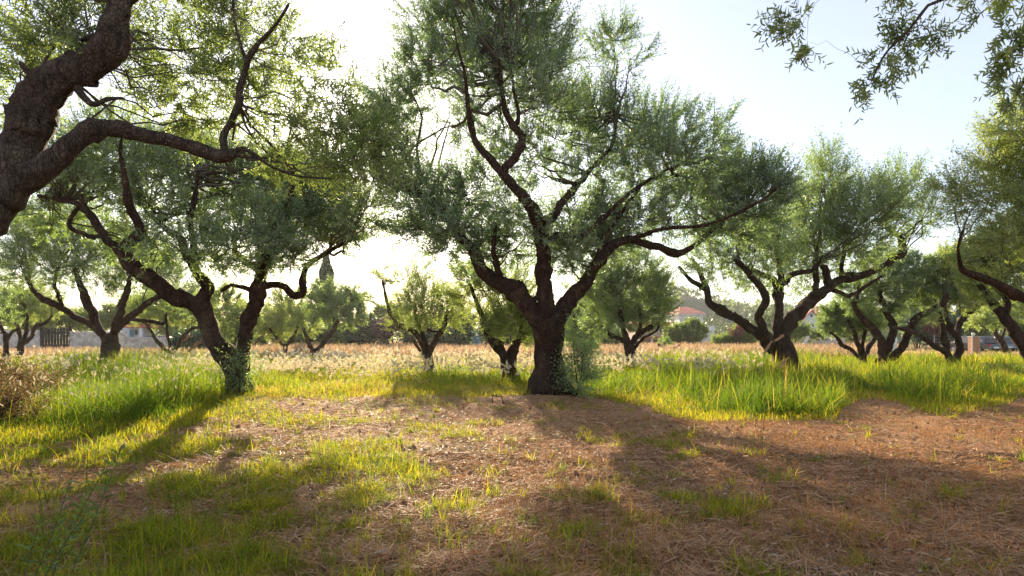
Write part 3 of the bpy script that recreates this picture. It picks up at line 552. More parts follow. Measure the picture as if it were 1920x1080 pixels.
# --- near trees that frame the picture
tree('gnarled near olive trunk arching across the upper left corner', 'olive tree', 6, [
 [(-250, 930, 70), (-235, 800, 62), (-190, 640, 56), (-110, 500, 54), (-32, 400, 50), (18, 328, 45), (48, 265, 38), (72, 212, 40), (106, 168, 38), (150, 138, 33), (190, 114, 31), (214, 92, 28), (222, 55, 24), (226, 0, 22), (218, -80, 20), (240, -180, 16)],
 [(28, 345, 34), (72, 322, 26), (112, 294, 22), (145, 262, 19), (190, 240, 16), (238, 240, 16), (275, 253, 14), (325, 264, 13), (378, 281, 13), (416, 294, 14), (440, 286, 10)],
 [(424, 288, 8), (418, 262, 7), (430, 230, 6.5), (448, 196, 8), (451, 165, 7), (463, 118, 5.5), (482, 85, 4.5), (514, 52, 3.5), (540, 10, 3)],
 [(462, 118, 4), (452, 85, 3), (440, 40, 2.5), (436, -20, 2)],
 [(436, 286, 5), (456, 278, 4), (486, 298, 3), (520, 318, 2.5), (560, 330, 2), (620, 335, 2)],
 [(440, 290, 4), (470, 296, 2.5), (500, 296, 2)],
 [(132, 150, 9), (158, 182, 7), (172, 195, 6), (185, 194, 5), (200, 186, 4), (228, 184, 3)],
 [(180, 150, 14), (100, 150, 11), (66, 146, 9), (40, 120, 5)],
 [(225, 20, 10), (290, -40, 8), (380, -90, 6), (480, -110, 4)],
 [(150, 75, 4), (190, 66, 3.5), (90, 64, 3)],
 ], [
 (60, 100, 70, 60, .9), (130, 60, 70, 50, .8), (40, 190, 50, 50, .5), (300, 80, 70, 60, .6), (370, 140, 70, 60, .5), (330, 200, 70, 40, .6), (430, 110, 60, 60, .5), (480, 190, 60, 50, .5), (450, 40, 80, 50, .6), (540, 90, 45, 50, .5), (560, 150, 40, 45, .4, .3),
 (600, 130, 28, 40, .3, .2), (560, 250, 60, 45, .5), (620, 295, 65, 40, .8), (680, 310, 55, 36, .9), (650, 230, 50, 40, .4), (520, 310, 60, 30, .7), (240, 100, 30, 60, .3), (320, -40, 120, 50, .8), (150, -50, 100, 50, .8), (380, 240, 60, 30, .4), (700, 285, 40, 50, .4), (640, 190, 30, 30, .3)],
 32, 'leaf_near', bark='bark_near', rough=.055, spread=.25, step=.22, sides=36, depth=1.0, bs=1.0, bdd=(.3, 2.6), nb=120, n2=540, ns=4, pairs=10, leaf=(.07, .0165), sl=(.25, .55), up=.28, thick=.8, fold=True)
tree('near olive branches hanging into the sky at the upper right corner', 'olive tree', 5, [
 [(2480, 990, 70), (2440, 700, 60), (2380, 450, 52), (2300, 250, 44)],
 [(2310, 270, 26), (2180, 80, 18), (2050, 0, 12), (1930, -30, 8), (1820, -20, 5), (1740, 10, 3)],
 [(1900, -25, 5), (1760, -60, 5), (1620, -50, 3.5), (1500, -20, 2)],
 [(2060, 5, 8), (2000, 60, 5), (1940, 120, 3.5), (1905, 180, 2.5)],
 [(1740, 10, 3), (1700, 60, 2.5), (1660, 100, 2), (1635, 150, 1.5)],
 [(2300, 280, 22), (2350, 60, 15), (2300, -200, 10)],
 ], [(1740, 60, 28, 22, 1.5), (1690, 75, 34, 24, 2.0), (1655, 110, 26, 24, 1.8), (1632, 150, 22, 24, 1.8), (1620, 172, 16, 14, 1.5), (1768, 48, 14, 14, 1), (1452, 54, 16, 9, 4), (1500, 38, 28, 14, 3), (1515, 80, 8, 12, 3), (1885, 70, 35, 28, 1.3), (1850, 90, 18, 10, .8), (1895, 120, 28, 22, 1.0), (1900, 180, 22, 26, 1.2), (2050, 60, 90, 80, .4), (1700, -40, 90, 40, .8), (1880, -10, 80, 40, .8), (2200, 100, 120, 110, .4)],
 33, 'leaf_near', bark='bark_near', rough=.06, spread=.1, depth=.6, bs=1.0, sides=20, nb=60, n2=150, ns=4, pairs=7, leaf=(.058, .0145), sl=(.1, .24), up=-.15, thick=.5, fold=True)

# ---------------------------------------------------------------- far backdrop plants
def bush(label, cat, name, px, base_py, D, blobs, seed, mat, group=None, n2=160, ns=6, leaf=(.2, .09), pairs=5, sr=1.0, **kw):
    rng = np.random.default_rng(seed); b = P(px, base_py, D); b[2] = 0
    root = thing(name, label, cat, b, group); s = D / F; pts = []; rad = []
    for k in range(5):
        bl = blobs[k % len(blobs)]; e = P(bl[0] + rng.uniform(-.3, .3) * bl[2], bl[1], D + rng.uniform(-.5, .5))
        A = np.array([[b[0] + rng.uniform(-.15, .15), b[1], -.1, .07 * sr], [(b[0] + e[0]) / 2 + rng.uniform(-.2, .2) * min(1, sr * 2), (b[1] + e[1]) / 2, .5 * e[2], .05 * sr], [*e, .03 * sr]])
        C_ = catmull(A, .35); v, f = tube_path(C_[:, :3], C_[:, 3], 6); mesh_np('stem', v, f, M['bark'], root, smooth=True, origin=b); pts.append(C_[2:, :3]); rad.append(C_[2:, 3])
    C = []; Rr = []; Wt = []
    for bl in blobs:
        e = rng.uniform(-.5, .5) * bl[2] * s; C.append(P(bl[0], bl[1], D + e)); Rr.append([bl[2] * s, bl[2] * s * .8, bl[3] * s]); Wt.append(1.)
    V, Fc, mi, ti = foliage(rng, np.concatenate(pts), np.concatenate(rad), np.array(C), np.array(Rr), np.array(Wt), nb=14, n2=n2, ns=ns, leaf=leaf, pairs=pairs, stems=False, sl=(.3, .7), **kw)
    V[:, 2] = np.maximum(V[:, 2], -.02)
    mesh_np('crown' if cat == 'tree' else 'foliage', V, Fc, [M[mat], M['twig']], root, midx=mi, tint=ti, origin=b); return root
G1 = 'dark shrubs along the far side of the field'
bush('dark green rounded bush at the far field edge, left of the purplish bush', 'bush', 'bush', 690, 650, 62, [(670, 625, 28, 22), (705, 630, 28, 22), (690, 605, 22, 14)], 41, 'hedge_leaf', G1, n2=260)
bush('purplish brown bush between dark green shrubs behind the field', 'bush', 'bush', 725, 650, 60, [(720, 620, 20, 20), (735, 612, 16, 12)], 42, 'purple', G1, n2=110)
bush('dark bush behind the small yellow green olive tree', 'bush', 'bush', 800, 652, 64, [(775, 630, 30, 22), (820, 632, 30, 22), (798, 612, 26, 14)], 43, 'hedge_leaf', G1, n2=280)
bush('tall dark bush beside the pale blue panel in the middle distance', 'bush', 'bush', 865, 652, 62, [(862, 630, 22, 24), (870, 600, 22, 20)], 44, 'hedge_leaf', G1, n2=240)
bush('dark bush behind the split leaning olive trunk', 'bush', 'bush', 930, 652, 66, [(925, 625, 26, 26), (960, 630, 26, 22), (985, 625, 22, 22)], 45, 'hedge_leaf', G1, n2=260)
bush('blue green clipped hedge mound behind the low twisted olive on the left', 'hedge', 'hedge_mound', 370, 665, 52, [(350, 645, 26, 16), (385, 645, 30, 18), (415, 640, 24, 20)], 46, 'hedge_leaf', G1, n2=240)
bush('bright green leafy bush left of the rounded olive, on the far meadow', 'bush', 'bush', 1135, 655, 70, [(1120, 642, 22, 12), (1150, 640, 20, 14)], 47, 'bush_leaf', G1, n2=140)
bush('dense round green tree in front of the red roofed villa', 'tree', 'shrubby_tree', 1290, 655, 75, [(1285, 630, 30, 22), (1305, 622, 20, 18), (1262, 632, 20, 18), (1298, 608, 14, 8)], 48, 'bush_leaf', None, n2=420, leaf=(.24, .11))
bush('oleander bush with pink blossom on the bank right of the villa', 'bush', 'flowering_bush', 1390, 650, 66, [(1385, 628, 16, 14), (1400, 635, 20, 14)], 49, 'bush_leaf', G1, n2=130)
bush('pink blossom clump topping the oleander bank right of the villa', 'bush', 'flowering_bush', 1382, 650, 65, [(1380, 622, 9, 6)], 50, 'rose', G1, n2=14, ns=4)
bush('low light green bush on the bank at the foot of the villa wing', 'bush', 'bush', 1355, 652, 66, [(1355, 642, 22, 10), (1372, 638, 16, 12)], 51, 'bush_leaf', G1, n2=110)
bush('green bush left of the stone wall behind the spreading olive', 'bush', 'bush', 1490, 650, 64, [(1478, 625, 16, 14), (1500, 622, 16, 14), (1530, 632, 14, 8)], 52, 'bush_leaf', G1, n2=150)
bush('dark red flowering bush behind the W shaped olive trunk', 'bush', 'flowering_bush', 1755, 655, 66, [(1752, 620, 14, 9), (1762, 612, 12, 8)], 53, 'rose', G1, n2=60, ns=4)
bush('dark green bush behind the red flowering bush', 'bush', 'bush', 1750, 655, 68, [(1745, 630, 26, 20), (1780, 620, 30, 22), (1720, 615, 26, 22)], 54, 'hedge_leaf', G1, n2=260)
bush('broad dark tree beyond the parked cars at the right edge', 'tree', 'shrubby_tree', 1870, 655, 84, [(1830, 600, 40, 24), (1880, 590, 45, 30), (1930, 600, 45, 30), (1820, 620, 30, 14)], 55, 'hedge_leaf', None, n2=420, leaf=(.26, .12))
bush('green tree growing behind the pale garden wall and its gate', 'tree', 'shrubby_tree', 150, 650, 66, [(120, 600, 40, 18), (165, 600, 35, 22), (210, 595, 35, 22), (80, 590, 40, 20)], 56, 'bush_leaf', None, n2=380, leaf=(.24, .11))
bush('green tree above the porch behind the wall, left', 'tree', 'shrubby_tree', 260, 650, 70, [(240, 600, 35, 22), (285, 600, 35, 20), (330, 600, 35, 24), (262, 575, 40, 22)], 57, 'bush_leaf', None, n2=380, leaf=(.24, .11))
bush('green tree seen low between the stems of the left big tree', 'tree', 'shrubby_tree', 450, 655, 62, [(440, 625, 40, 24), (490, 625, 35, 24), (530, 635, 30, 18)], 58, 'bush_leaf', None, n2=320, leaf=(.22, .1))
bush('loose green tree closing the view left of the hedge row', 'tree', 'shrubby_tree', 620, 655, 66, [(600, 630, 30, 20), (640, 632, 30, 18)], 59, 'bush_leaf', None, n2=240, leaf=(.22, .1))
bush('pale green tree showing right of the fan palm', 'tree', 'shrubby_tree', 740, 650, 74, [(725, 590, 30, 16), (755, 595, 26, 20)], 60, 'bush_leaf', None, n2=200, leaf=(.24, .11))
bush('green tree closing the gap under the long limb of the multi stemmed olive', 'tree', 'shrubby_tree', 1660, 640, 88, [(1640, 600, 40, 24), (1700, 595, 40, 26), (1600, 590, 35, 16)], 61, 'bush_leaf', None, n2=330, leaf=(.28, .13))
for q, (px_, D_, w_, top, lb_) in enumerate([(50, 62, 60, 540, 'far green tree behind the wall at the left edge'), (345, 66, 50, 560, 'far green tree above the lower grey wall on the left'), (545, 68, 45, 560, 'far green tree behind the yellowish bushy olive'),
        (1010, 64, 50, 560, 'far green tree hidden behind the largest trunk'), (1095, 72, 50, 560, 'far green tree between the largest trunk and the rounded olive'), (1450, 80, 60, 575, 'far green tree behind the fork of the spreading olive'), (1590, 78, 45, 560, 'far green tree right of the white house'),
        (1720, 74, 60, 540, 'far green tree between the multi stemmed olive and the W shaped trunk'), (1820, 72, 55, 550, 'far green tree behind the brick pillar'), (1930, 66, 60, 540, 'far green tree at the right edge of the field'), (850, 76, 45, 575, 'far green tree above the pale blue shed')]):
    bush(lb_, 'tree', 'shrubby_tree', px_, 652, D_, [(px_ - w_ * .4, top + 45, w_ * .6, 32), (px_ + w_ * .4, top + 48, w_ * .6, 32), (px_, top + 25, w_ * .55, 26), (px_, top + 72, w_ * .7, 20)], 200 + q, ['bush_leaf', 'leaf', 'far_leaf'][q % 3], None, n2=330, leaf=(.22, .09))
bush('reddish brown dry weed clump beside the tall grass at the left edge', 'weeds', 'weed_clump', 25, 790, 10.8, [(0, 770, 34, 24), (42, 795, 26, 16), (-40, 770, 45, 30)], 300, 'weed', None, sr=.3, n2=250, leaf=(.045, .02), pairs=6)
bush('brown and green weeds behind the reddish weed clump at the left edge', 'weeds', 'weed_clump', 20, 750, 14.5, [(10, 722, 45, 15), (70, 728, 40, 14), (-40, 720, 45, 16)], 301, 'weed', None, sr=.3, n2=240, leaf=(.05, .022), pairs=6)
# cypress
rng = np.random.default_rng(70); D = 75; b = P(612, 0, D); b[2] = 0
cy = thing('cypress_tree', 'dark pointed cypress rising behind the olive crowns', 'cypress', b)
v, f = tube_path(catmull([[b[0], D, -.1, .22], [b[0] + .05, D, 5, .15], [b[0], D, 9, .05]], .6)[:, :3], np.linspace(.22, .05, len(catmull([[b[0], D, -.1, .22], [b[0] + .05, D, 5, .15], [b[0], D, 9, .05]], .6))), 8)
mesh_np('trunk', v, f, M['bark'], cy, smooth=True, origin=b)
n = 26000; hh = rng.uniform(0, 1, n) ** .8; z = .5 + hh * 10.6; rad = 1.25 * np.clip((1 - hh) * 2.2, 0, 1) ** .7 * (.82 + .18 * np.sin(z * 2.3)) * np.clip(hh * 8 + .5, 0, 1); th = rng.uniform(0, 6.283, n)
bb = np.stack([b[0] + np.cos(th) * rad * rng.uniform(.6, 1.06, n), D + np.sin(th) * rad * rng.uniform(.6, 1.06, n), z], 1)
dd = norm(np.stack([np.cos(th) * .3, np.sin(th) * .3, np.ones(n)], 1) + rng.normal(0, .25, (n, 3)))
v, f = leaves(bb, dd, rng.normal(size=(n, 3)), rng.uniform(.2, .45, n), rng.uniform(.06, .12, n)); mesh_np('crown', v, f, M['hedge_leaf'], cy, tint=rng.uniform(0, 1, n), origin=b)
# palm
D = 72; b = P(672, 0, D); b[2] = 0; pt = P(672, 562, D)
pm = thing('palm_tree', 'feathery palm whose fronds show behind the olive crowns near the cypress', 'palm tree', b)
A = catmull([[b[0], D, -.1], [b[0] + .15, D, 2.5], [pt[0], D, pt[2]]], .3); v, f = tube_path(A, .24 + .02 * np.sin(np.arange(len(A)) * 2.1), 10); mesh_np('trunk', v, f, M['bark'], pm, smooth=True, origin=b)
VV = []; FF = []; nv = 0; rng = np.random.default_rng(71)
for k in range(34):
    a = k * 2.4; el = .15 + .8 * (k % 7) / 7; Lf = rng.uniform(3, 3.8); u = np.linspace(0, 1, 26)
    x = u * Lf * math.cos(el); zz = u * Lf * math.sin(el) - 1.9 * u * u * Lf / 3
    S = np.stack([pt[0] + x * math.cos(a), D + x * math.sin(a), pt[2] + zz], 1); t_, N_, B_ = frames(S)
    for sg in (1, -1):
        ld = norm(t_ * .7 + N_ * sg * .9 * (1 if abs(N_[0][2]) < .9 else 0) + B_ * sg * (.9 if abs(N_[0][2]) >= .9 else 0) + np.array([0, 0, -.25])); ll = .62 * np.sin(np.pi * (u * .85 + .12))
        v, f = leaves(S, ld, rng.normal(0, .3, S.shape) + [0, 0, 1], ll, np.full(26, .09)); VV.append(v); FF.append(f + nv); nv += len(v)
v = np.concatenate(VV); f = np.concatenate(FF); mesh_np('crown', v, f, M['bush_leaf'], pm, tint=rng.uniform(0, 1, len(f)), origin=b)

# wooded hill and the distant tree belt
def hill():
    xs = np.linspace(-40, 330, 90); ys = np.linspace(210, 420, 50); X, Y = np.meshgrid(xs, ys)
    Z = 24 * np.exp(-(((X - 55) / 38) ** 2)) + 12 * np.exp(-(((X - 130) / 55) ** 2)) + 9 * np.exp(-(((X - 240) / 50) ** 2))
    Z *= np.sin(np.clip((Y - 210) / 210, 0, 1) * np.pi) ** .8; Z += .8 * np.sin(X * .2) * np.sin(Y * .13) * (Z > 1); Z -= .4
    V = np.stack([X, Y, Z], -1).reshape(-1, 3); ny, nx = X.shape; i = np.arange(ny - 1)[:, None] * nx + np.arange(nx - 1)[None]
    Fq = np.stack([i, i + 1, i + nx + 1, i + nx], -1).reshape(-1, 4)
    tag(mesh_np('hill', V, Fq, solid('hill_scrub', (.06, .085, .05), .9, noise=.4, scale=.1), smooth=True), kind='structure')
    rng = np.random.default_rng(80); k = rng.choice(len(V), 1500, p=(V[:, 2] > 1) / (V[:, 2] > 1).sum()); c = V[k] + rng.uniform(-2, 2, (1500, 3)) * [1, 1, 0]
    j = np.repeat(np.arange(1500), 34); n = len(j); rr = rng.uniform(1.8, 3.4, 1500)[j][:, None]
    d = norm(rng.normal(size=(n, 3)) + [0, 0, .5]); bb = c[j] + d * rr * [1, 1, 1.05] * rng.uniform(.6, 1, (n, 1)) + [0, 0, 1.2]
    v, f = leaves(bb, norm(rng.normal(size=(n, 3))), rng.normal(size=(n, 3)), rng.uniform(.8, 1.7, n), rng.uniform(.5, 1.0, n))
    tag(mesh_np('woodland', v, f, M['far_leaf'], tint=np.clip(rng.uniform(0, 1, 1500)[j] * .6 + rng.uniform(0, .4, n), 0, 1)), 'mixed bluish green woodland covering the distant hill', 'woodland', kind='stuff')
hill()
def belt():
    rng = np.random.default_rng(81); nb = 420; x = rng.uniform(-190, 230, nb); y = rng.uniform(118, 150, nb); h = rng.uniform(3.2, 6.5, nb)
    j = np.repeat(np.arange(nb), 260); n = len(j); d = norm(rng.normal(size=(n, 3)))
    bb = np.stack([x[j], y[j], h[j] * .5], 1) + d * np.stack([h[j] * .55, h[j] * .55, h[j] * .5], 1) * rng.uniform(.55, 1, (n, 1))
    v, f = leaves(bb, norm(rng.normal(size=(n, 3))), rng.normal(size=(n, 3)), rng.uniform(.35, .8, n), rng.uniform(.2, .4, n)); v[:, 2] = np.maximum(v[:, 2], -.05)
    tag(mesh_np('tree_belt', v, f, M['far_leaf'], tint=np.clip(rng.uniform(0, 1, nb)[j] * .6 + rng.uniform(0, .4, n), 0, 1)), 'far belt of mixed green trees closing the field behind the houses', 'tree belt', kind='stuff')
belt()

# ---------------------------------------------------------------- grasses
def blades(rng, x, y, h, wd, lean=.35, K=4, z=None, curve=.5):
    n = len(x); z = gz(x, y) - .01 if z is None else z; a = rng.uniform(0, 6.283, n); ln = rng.uniform(0, lean, n) * h
    u = np.linspace(0, 1, K)[None]; off = (ln[:, None] * (u * (1 - curve) + curve * 2 * u ** 2.2)); zz = h[:, None] * (u - .28 * (ln / h)[:, None] * u ** 3)
    c = np.stack([x[:, None] + np.cos(a)[:, None] * off, y[:, None] + np.sin(a)[:, None] * off, z[:, None] + zz], -1)
    b2 = a + rng.uniform(-.9, .9, n) + 1.57; side = np.stack([np.cos(b2), np.sin(b2), 0 * a], -1)[:, None]
    W = (wd[:, None] * np.array([.8, 1, .75, .1, .05, .05])[:K][None] if K == 4 else wd[:, None] * np.linspace(1, .1, K)[None])[..., None] * .5
    V = np.stack([c - side * W, c + side * W], 2).reshape(-1, 3); b = (np.arange(n) * K * 2)[:, None]; i = np.arange(K - 1)[None] * 2 + b
    Fq = np.stack([i, i + 1, i + 3, i + 2], -1).reshape(-1, 4); return V, Fq, c
def field(rng, n, px0, px1, d0, d1, pw=1.0):
    "ground points spread over a wedge of the field seen from the lane"
    u = rng.uniform(0, 1, n); y = (d0 ** -pw + (d1 ** -pw - d0 ** -pw) * u) ** (-1 / pw); x = (rng.uniform(px0, px1, n) - CX) / F * y; return x, y
def pnoise(x, y, s, seed):
    r = np.random.default_rng(seed); v = 0
    for k in range(7):
        a = r.uniform(0, 6.283); f = r.uniform(.5, 1.9) * s; v = v + np.sin((x * math.cos(a) + y * math.sin(a)) * f + r.uniform(0, 6.28) + 1.2 * math.sin(k) * np.sin(x * f * .4 - y * f * .3 + k))
    return v / 7 * 1.7
TR = np.array([(1.02, 15.65, .65), (-6.7, 15.65, .42)])
def px_of(x, y): return CX + x / y * F
def clear(x, y, keep):
    for a, b, r in TR: keep &= np.hypot(x - a, y - b) > r
    return keep
def stuff(name, label, parts, mat):
    V = []; Fq = []; T = []; MI = []; nv = 0
    for q in parts: v, f, t = q[:3]; V.append(v); Fq.append(f + nv); nv += len(v); T.append(t); MI.append(np.full(len(f), q[3] if len(q) > 3 else 0))
    tag(mesh_np(name, np.concatenate(V), np.concatenate(Fq), mat, tint=np.concatenate(T), midx=np.concatenate(MI)), label, name.replace('_', ' '), kind='stuff')
# edge of the tall grass as ground distance for a bearing
EDGE_X = np.array([-600, 0, 120, 300, 420, 480, 560, 700, 960, 1090, 1150, 1230, 1330, 1440, 1560, 1600, 1640, 1760, 1860, 1920, 2500])
EDGE_Y = np.array([835, 835, 825, 800, 768, 752, 745, 742, 742, 742, 752, 760, 778, 788, 785, 760, 748, 775, 770, 745, 750])
def edge(x, y): return 1800 / (np.interp(px_of(x, y), EDGE_X, EDGE_Y) - HY)
rng = np.random.default_rng(101)
# tall green grass
parts = []
x, y = field(rng, 260000, -300, 2220, 8.2, 46, .8); e = edge(x, y); px = px_of(x, y); q = pnoise(x, y, 1.9, 5); q2 = pnoise(x, y, .6, 6)
hz = np.interp(px, [-300, 60, 110, 260, 400, 520, 620, 960, 1090, 1160, 1280, 1450, 1560, 1620, 1680, 1850, 1920, 2300], [.35, .3, .5, .7, .5, .42, .26, .24, .28, .4, .55, .66, .6, .28, .42, .48, .3, .4])
ramp_in = np.clip((y - e) / 2.2, 0, 1); keep = (y > e + .9 * q - .2) & (rng.uniform(size=len(x)) < np.clip(.55 + .9 * q, .08, 1) * np.clip(1.5 - (y - 30) / 16, .45, 1)); keep = clear(x, y, keep)
hz = hz * (.3 + .7 * ramp_in) * (1 + .5 * q) * np.where(y > 20, 1.1, 1); x, y, hz, px, q2 = x[keep], y[keep], hz[keep], px[keep], q2[keep]
n = len(x); h = np.maximum(hz * rng.uniform(.45, 1.25, n), .08); wd = (.0035 + .0006 * y) * rng.uniform(.4, 1.35, n)
v, f, c = blades(rng, x, y, h, wd, .95); tt = np.clip(.4 + .25 * q2 + .2 * pnoise(x, y, 3, 7) + rng.normal(0, .22, n) + np.where((px > 480) & (px < 1000), .15, 0) - np.where((px < 330) & (px > 100), .12, 0), 0, 1)
parts.append((v, f, np.repeat(tt, 3)))
x, y = field(rng, 1500, 1180, 1900, 11, 19, 1); e = edge(x, y); px = px_of(x, y); keep = (y > e + .1) & (rng.uniform(size=1500) < np.interp(px, [1180, 1300, 1500, 1580, 1620, 1700, 1850, 1900], [.2, .6, 1, .6, .3, .6, .6, .3])); x, y = x[keep], y[keep]; n = len(x)
v, f, c = blades(rng, x, y, rng.uniform(.5, 1.05, n), .003 + .0005 * y, 1.0); parts.append((v, f, np.clip(rng.normal(.5, .3, n), 0, 1).repeat(3)))
stuff('tall_grass', 'lush green and yellow backlit grass growing round the tree trunks', parts, M['grass'])
# short lit grass in front and in tufts over the bare ground
parts = []
x, y = field(rng, 150000, -200, 2100, 8, 26, 1); e = edge(x, y); keep = clear(x, y, (y > e - .7 - .9 * pnoise(x, y, 1.4, 9))); x, y = x[keep], y[keep]; n = len(x)
v, f, c = blades(rng, x, y, rng.uniform(.05, .2, n), .004 + .0005 * y, .9); parts.append((v, f, np.repeat(np.clip(rng.normal(.5, .25, n), 0, 1), 3)))
x, y = field(rng, 420000, -250, 2170, 2.8, 15.5, .55); px = px_of(x, y); g = pnoise(x, y, 2.3, 21) * .6 + pnoise(x, y, 6.5, 22) * .45
bias = np.interp(px, [-250, 100, 450, 700, 1000, 1200, 1500, 2170], [.5, .5, .44, .34, .16, -.02, -.16, -.2]) + np.interp(y, [3, 5, 8, 11, 15], [.12, .1, -.02, -.05, -.12])
keep = clear(x, y, (g + bias > .36) & (y < edge(x, y) + .5)); s = (g + bias - .36)[keep]; x, y = x[keep], y[keep]; n = len(x); keep = rng.uniform(size=n) < np.clip(s * 3, .1, .8)
x, y, s = x[keep], y[keep], s[keep]; n = len(x); h = rng.uniform(.03, .1, n) * (1 + 1.3 * np.clip(s, 0, .8))
tl = rng.uniform(size=n) < .05; h[tl] *= 2.2
v, f, c = blades(rng, x, y, h, .003 + .0005 * y, 1.1); parts.append((v, f, np.repeat(np.clip(rng.normal(.36, .25, n), 0, 1), 3)))
T_ = 1500; tx, ty = field(rng, T_, -200, 2150, 2.9, 14, .5); tp = px_of(tx, ty); keep = (rng.uniform(size=T_) < np.interp(tp, [-200, 300, 900, 1200, 2150], [1, 1, .55, .22, .15])) & (ty < edge(tx, ty)); tx, ty = tx[keep], ty[keep]
k = rng.integers(6, 30, len(tx)); j = np.repeat(np.arange(len(tx)), k); n = len(j); th = rng.uniform(.07, .2, len(tx)) * np.clip(1.3 - ty * .03, .6, 1.3)
x = tx[j] + rng.normal(0, .022, n) * (1 + (k[j] > 22) * 1.5); y = ty[j] + rng.normal(0, .022, n); v, f, c = blades(rng, x, y, th[j] * rng.uniform(.4, 1.2, n), .0032 + .0005 * y, 1.25)
parts.append((v, f, np.clip(rng.uniform(0, .75, len(tx))[j] + rng.normal(0, .15, n), 0, 1).repeat(3)))
stuff('short_grass', 'patches of short yellow green grass over the bare ground', parts, M['grass_short'])
# straw litter
x, y = field(rng, 280000, -300, 2220, 2.6, 17, .45); keep = (y < edge(x, y) + 1.5) & (rng.uniform(size=len(x)) < np.clip(.62 + .75 * pnoise(x, y, 2.8, 61) + .3 * pnoise(x, y, 8, 62), .12, 1)); x, y = x[keep], y[keep]; n = len(x)
a = rng.uniform(0, 6.283, n); Ls = rng.uniform(.03, .15, n) * (1 + y * .02); tilt = rng.normal(0, .28, n); u = np.linspace(0, 1, 4)[None]; bend = rng.normal(0, .35, n)
z0 = gz(x, y) + rng.uniform(.0, .03, n); aa = a[:, None] + bend[:, None] * u
c = np.stack([x[:, None] + Ls[:, None] * u * np.cos(aa), y[:, None] + Ls[:, None] * u * np.sin(aa), z0[:, None] + Ls[:, None] * (u * np.abs(tilt[:, None]) - .3 * u * u * np.abs(tilt[:, None]))], -1)
b2 = a + 1.57; side = np.stack([np.cos(b2), np.sin(b2), rng.normal(0, .5, n)], -1)[:, None]; W = (.0013 + .00028 * y)[:, None, None] * np.array([.6, 1, 1, .4])[None, :, None]
v = np.stack([c - side * W, c + side * W], 2).reshape(-1, 3); b = (np.arange(n) * 8)[:, None]; i = np.arange(3)[None] * 2 + b; f = np.stack([i, i + 1, i + 3, i + 2], -1).reshape(-1, 4)
stuff('straw_litter', 'brown and tan cut straw lying over the bare ground', [(v, f, np.repeat(np.clip(rng.beta(2, 2.4, n), 0, 1), 3))], M['straw'])
# fallen leaves, longer pale stems and clods among the straw
x, y = field(rng, 26000, -250, 2170, 2.7, 15, .5); keep = y < edge(x, y) + .4; x, y = x[keep], y[keep]; n = len(x); a = rng.uniform(0, 6.283, n)
bb = np.stack([x, y, gz(x, y) + rng.uniform(.008, .035, n)], 1); dd = norm(np.stack([np.cos(a), np.sin(a), rng.normal(0, .25, n)], 1)); nn = norm(np.stack([rng.normal(0, .5, n), rng.normal(0, .5, n), np.ones(n)], 1))
v, f = leaves(bb, dd, nn, rng.uniform(.03, .065, n), rng.uniform(.008, .016, n) + .0004 * y); stuff('fallen_leaves', 'small dry brown and silvery olive leaves lying in the straw', [(v, f, rng.uniform(0, 1, n))], M['litter'])
x, y = field(rng, 2600, -250, 2170, 2.8, 14, .5); n = len(x); v, f, c = blades(rng, x, y, rng.uniform(.12, .38, n), .0022 + .0003 * y, 2.2, z=gz(x, y) + .01, K=5); 
lay = rng.uniform(.1, .75, n); zz = v.reshape(n, 10, 3); zz[..., 2] = gz(x, y)[:, None] + (zz[..., 2] - gz(x, y)[:, None]) * lay[:, None]; v = zz.reshape(-1, 3)
stuff('pale_stems', 'long pale dead grass stems leaning and lying over the straw', [(v, f, rng.beta(3, 1.6, n).repeat(4))], M['straw'])
x, y = field(rng, 5200, -250, 2170, 2.8, 15.5, .6); keep = (pnoise(x, y, 2.8, 61) < .1) & (y < edge(x, y)); x, y = x[keep], y[keep]; n = len(x); ico = norm(np.array([[0, 0, 1], [1, 0, .3], [.3, 1, .3], [-.8, .6, .3], [-.8, -.6, .3], [.3, -1, .3], [0, 0, -1.]]))
rr = rng.uniform(.008, .03, n) * rng.choice([1, 1, 1, 1.8], n); V = np.stack([x, y, gz(x, y) + .004], 1)[:, None] + ico[None] * rr[:, None, None] * rng.uniform(.6, 1.35, (n, 7, 3)); tri = np.array([[0, 1, 2], [0, 2, 3], [0, 3, 4], [0, 4, 5], [0, 5, 1], [6, 2, 1], [6, 3, 2], [6, 4, 3], [6, 5, 4], [6, 1, 5]])
f = (np.arange(n) * 7)[:, None, None] + tri[None]; stuff('soil_clods', 'small dry clods of brown earth scattered over the bare ground', [(V.reshape(-1, 3), f.reshape(-1, 3), np.zeros(n * 10))], M['clod'])
# upright dry stalks, mostly right
x, y = field(rng, 130000, -200, 2200, 3, 16.5, .5); px = px_of(x, y); g = pnoise(x, y, 1.6, 31)
dn = np.interp(px, [-200, 0, 300, 700, 950, 1150, 1500, 2200], [.35, .2, .06, .1, .35, .7, 1, 1]) * np.where(y > 12.2, .25, 1) + .8 * np.exp(-(((x - 1.0) / 1.3) ** 2 + ((y - 14.9) / .7) ** 2))
keep = (rng.uniform(size=len(x)) < dn * np.clip(.6 + g, .05, 1) * .55) & (y < edge(x, y) + .6); x, y = x[keep], y[keep]; n = len(x)
v, f, c = blades(rng, x, y, rng.uniform(.04, .2, n) * np.where(rng.uniform(size=n) < .04, 1.9, 1), .0014 + .0003 * y, 1.3)
stuff('dry_grass', 'reddish brown dry grass stalks standing on the bare ground', [(v, f, np.repeat(rng.beta(2, 2.5, n), 3))], M['dry'])
